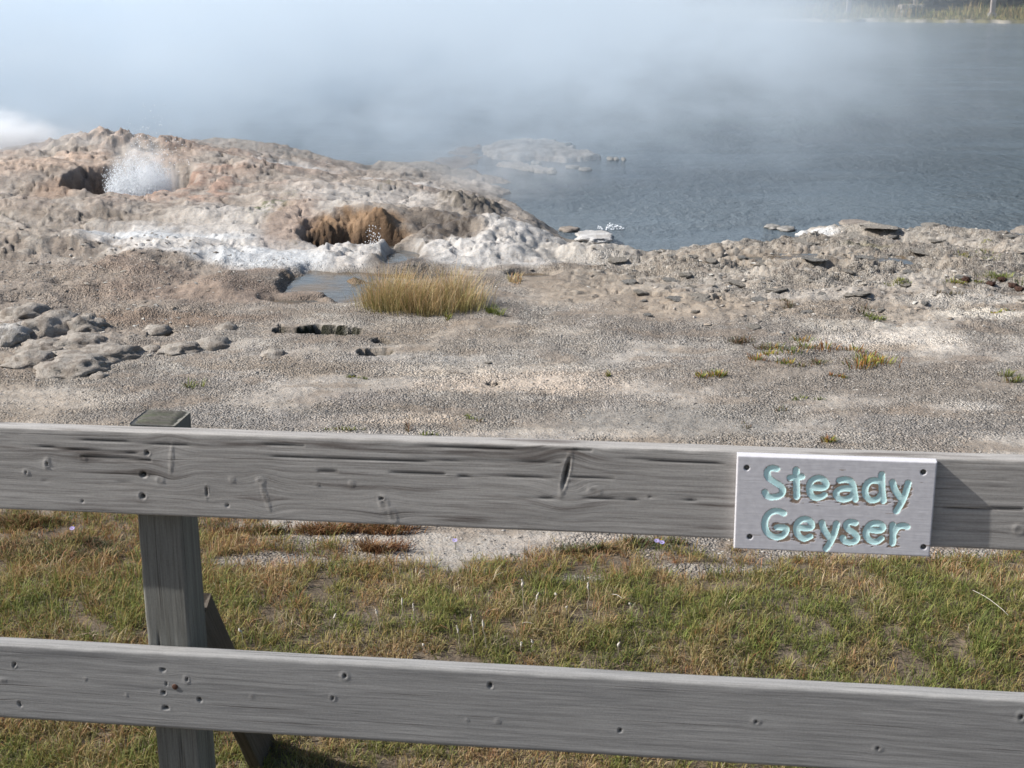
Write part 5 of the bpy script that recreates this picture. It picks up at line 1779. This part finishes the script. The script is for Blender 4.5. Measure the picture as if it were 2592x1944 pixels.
def box_mesh(name, sx, sy, sz, bev=0.01, jit=0.0, seed=0):
    import bmesh
    bm = bmesh.new()
    bmesh.ops.create_cube(bm, size=1)
    for v in bm.verts:
        v.co = Vector((v.co.x * sx, v.co.y * sy, (v.co.z + .5) * sz))
    bmesh.ops.bevel(bm, geom=bm.edges[:], offset=bev, segments=2, affect='EDGES')
    me = bpy.data.meshes.new(name)
    bm.to_mesh(me); bm.free()
    return me


M_FPOST = mat_plain("far_post_wood", (0.32, 0.28, 0.26), .9, .1, var=.5, sc_=6)
for (px, lab) in ((2147, "far bank post at the left, half veiled by steam"), (2315, "pale far bank post standing on the stone pier"), (2511, "far bank post at the right edge")):
    yy = 63.0 if px != 2511 else 61.6
    x, y, _ = at_dist(px, 40, yy)
    z = zat(x, y)
    o = empty("wooden_post", (x, y, z))
    s = link(box_mesh("post_shaft", .19, .19, 3.0, .015), "post_shaft", M_FPOST, o); s.location = (0, 0, 0.1)
    ft = link(box_mesh("post_footing", .34, .34, .3, .03), "post_footing", MR_GREY, o); ft.location = (0, 0, -0.12)
    tag(o, lab, "post", "posts on the far bank")
x, y, _ = at_dist(2302, 70, 62.4)
pier = empty("stone_pier", (x, y, WATER_Z))
rowh = 0.21
for r_ in range(4):
    xx = -0.42 + (r_ % 2) * -0.08
    for k_ in range(4):
        wdt = random.uniform(.2, .32)
        st_ = link(box_mesh("stone", wdt - .015, .66, rowh - .015, .02), "stone", MR_TAN if (r_ + k_) % 2 else MR_GREY, pier)
        st_.location = (xx + wdt / 2, random.uniform(-.03, .03), -0.15 + r_ * rowh)
        xx += wdt
tag(pier, "low stone pier at the far waterline under the middle post", "pier")
for i, px in enumerate((2075, 2110, 2150, 2170, 2200, 2250, 2375, 2410, 2440, 2470, 2500, 2530, 2565)):
    yy = 61.9 if px < 2320 else 61.9 - (px - 2320) * .0035
    x, y, _ = at_dist(px, 60, yy)
    o = link(rock_mesh("shore_rock", random.uniform(.25, .6), .25, .13, 300 + i, 2, .3, .7), "shore_rock", MR_WHITE if i % 3 else MR_GREY)
    o.location = (x, y, WATER_Z + .02)
    tag(o, ("pale" if i % 3 else "grey") + " rock on the far waterline " + ("under the left post", "right of the left post", "just past the left post", "left of the gap", "midway to the pier", "left of the stone pier", "right of the stone pier", "second past the pier", "third past the pier", "before the right post", "under the right post", "right of the right post", "at the right edge")[i], "rock", "pale rocks along the far waterline")


def forest():
    V, F_, C = [], [], []
    vo = 0
    allV, allF, allC = [], [], []
    for t_ in range(300):
        x = random.uniform(-70, 70)
        y = random.uniform(67.8, 92)
        if abs(x) > y * 0.8: continue
        z = zat(x, y)
        h = random.uniform(6.0, 9.5)
        n = 260
        tt = rng.random(n) ** .75
        rad = (1 - tt) * random.uniform(1.3, 1.9) + .15
        an = rng.uniform(0, 6.28, n)
        rr = rad * rng.uniform(.35, 1, n)
        cx_, cy2, cz = x + np.cos(an) * rr, y + np.sin(an) * rr, z + .2 + tt * h
        s = rng.uniform(.25, .6, n)
        v = np.zeros((n, 3, 3))
        for k in range(3):
            a = an + (k - 1) * .9 * 0 + rng.normal(0, .2, n)
            v[:, k] = np.stack([cx_ + (np.cos(an) * (1 if k == 2 else -.4) - np.sin(an) * (k - .5 if k < 2 else 0)) * s,
                                cy2 + (np.sin(an) * (1 if k == 2 else -.4) + np.cos(an) * (k - .5 if k < 2 else 0)) * s,
                                cz + (-.35 if k == 2 else .1) * s], 1)
        allV.append(v.reshape(-1, 3)); allF.append(vo + np.arange(n * 3).reshape(n, 3)); vo += n * 3
        c = np.ones((n * 3, 4)); c[:, :3] = np.array((.035, .05, .022)) * random.uniform(.7, 1.4)
        allC.append(c)
        tv = np.array([(x - .14, y, z - .2), (x + .14, y, z - .2), (x, y + .2, z - .2), (x, y, z + h)])
        allV.append(tv); allF.append(vo + np.array([(0, 1, 3), (1, 2, 3), (2, 0, 3)])); vo += 4
        c = np.ones((4, 4)); c[:, :3] = (.08, .06, .045); allC.append(c)
    me = mesh_np("forest", np.concatenate(allV), np.concatenate(allF), False, {"Col": np.concatenate(allC)})
    tag(link(me, "forest", mat_vcol("conifer", .9)), "dark conifer woods behind the far bank", kind="stuff")


forest()


# ------------------------------------------------------------------ steam
def vol_box(name, x0, x1, y0, y1, z0, z1, mat, label):
    V = [(x, y, z) for z in (z0, z1) for y in (y0, y1) for x in (x0, x1)]
    F_ = np.array([(0, 2, 3, 1), (4, 5, 7, 6), (0, 1, 5, 4), (2, 6, 7, 3), (0, 4, 6, 2), (1, 3, 7, 5)])
    o = link(mesh_np(name, V, F_, False), name, mat)
    return tag(o, label, kind="stuff")


def vol_mat(name, dens, col=(0.80, 0.885, 0.955, 1), aniso=0.0, rate=1.0):
    m = NT(name)
    v = m.n("VolumePrincipled", i_Anisotropy=aniso)
    v.inputs["Color"].default_value = col
    m.set(v.inputs["Density"], dens(m))
    m.t.links.new(v.outputs[0], m.out.inputs["Volume"])
    m.m.cycles.volume_step_rate = rate
    return m.m


def lake_steam(m):
    pos = m.n("NewGeometry").outputs["Position"]
    s = m.n("SeparateXYZ"); m.set(s.inputs[0], pos)
    x, y, z = s.outputs
    n1 = m.noise(m.scale(pos, (.20, .10, .5)), 1.0, 3, .5)
    n2 = m.noise(m.scale(pos, (1.1, .5, 2.2)), 1.0, 3, .6)
    # density by bearing from the springs on the left: thick on the left, clear on the right
    bx = m.math('SUBTRACT', x, m.math('MULTIPLY', y, 0.10))
    fall = m.maprange(bx, -11.0, 7.8, 1.0, 0.0)
    fall = m.math('POWER', fall, 1.15)
    nn = m.maprange(m.math('ADD', m.math('MULTIPLY', n1, .55), m.math('MULTIPLY', n2, .45)), .36, .64, .06, 1.95)
    nearf = m.maprange(y, 15.0, 18.5, 0.0, 1.0)
    zf = m.maprange(z, 0.7, 3.4, 1.0, 0.0)
    base = m.math('ADD', m.math('MULTIPLY', m.math('MULTIPLY', fall, nn), 0.36), 0.0015)
    return m.math('MULTIPLY', m.math('MULTIPLY', base, nearf), zf)


M_STEAM = vol_mat("lake_steam", lake_steam)
vol_box("steam", -26, 26, 15.0, 62.0, WATER_Z + 0.01, 3.4, M_STEAM, "pale steam drifting over the hot lake, thickest at the left")


def plume(name, cx, cy_, cz, rx, ry, rz, dens, label, scale=3.0, lo=.42, hi=.62, top_fade=True):
    def f(m):
        co = m.n("TexCoord").outputs["Object"]
        ln = m.n("VectorMath", operation='LENGTH'); m.set(ln.inputs[0], co)
        s = m.n("SeparateXYZ"); m.set(s.inputs[0], co)
        n1 = m.noise(co, scale, 5, .6, .3)
        edge = m.maprange(ln.outputs["Value"], 0.25, 0.98, 1.0, 0.0)
        nn = m.maprange(n1, lo, hi, .12, 1.0)
        up = m.maprange(s.outputs[2], -0.6, 1.0, 1.0, .25) if top_fade else 1.0
        return m.math('MULTIPLY', m.math('MULTIPLY', m.math('MULTIPLY', edge, nn), up), dens)
    V, F_ = ICO3
    me = mesh_np(name, V, F_, True)
    o = link(me, name, vol_mat(name, f, (0.97, 0.985, 1.0, 1), .1))
    o.location = (cx, cy_, cz); o.scale = (rx, ry, rz)
    return tag(o, label, kind="stuff")


plume("geyser_steam", -3.74, 14.05, 0.06, .46, .4, .66, 13.0, "thin white mist round the geyser splash")
plume("vent_steam", -6.1, 16.2, 0.34, .95, .8, .42, 15.0, "bright white steam puff at the left edge behind the mound")
plume("inlet_steam", -0.15, 15.9, 0.0, 1.5, .9, .55, 0.75, "faint steam wisp over the inlet and point")
plume("rim_steam", -5.2, 15.6, 0.35, 1.6, .8, .40, 0.8, "faint steam drifting over the left mound")
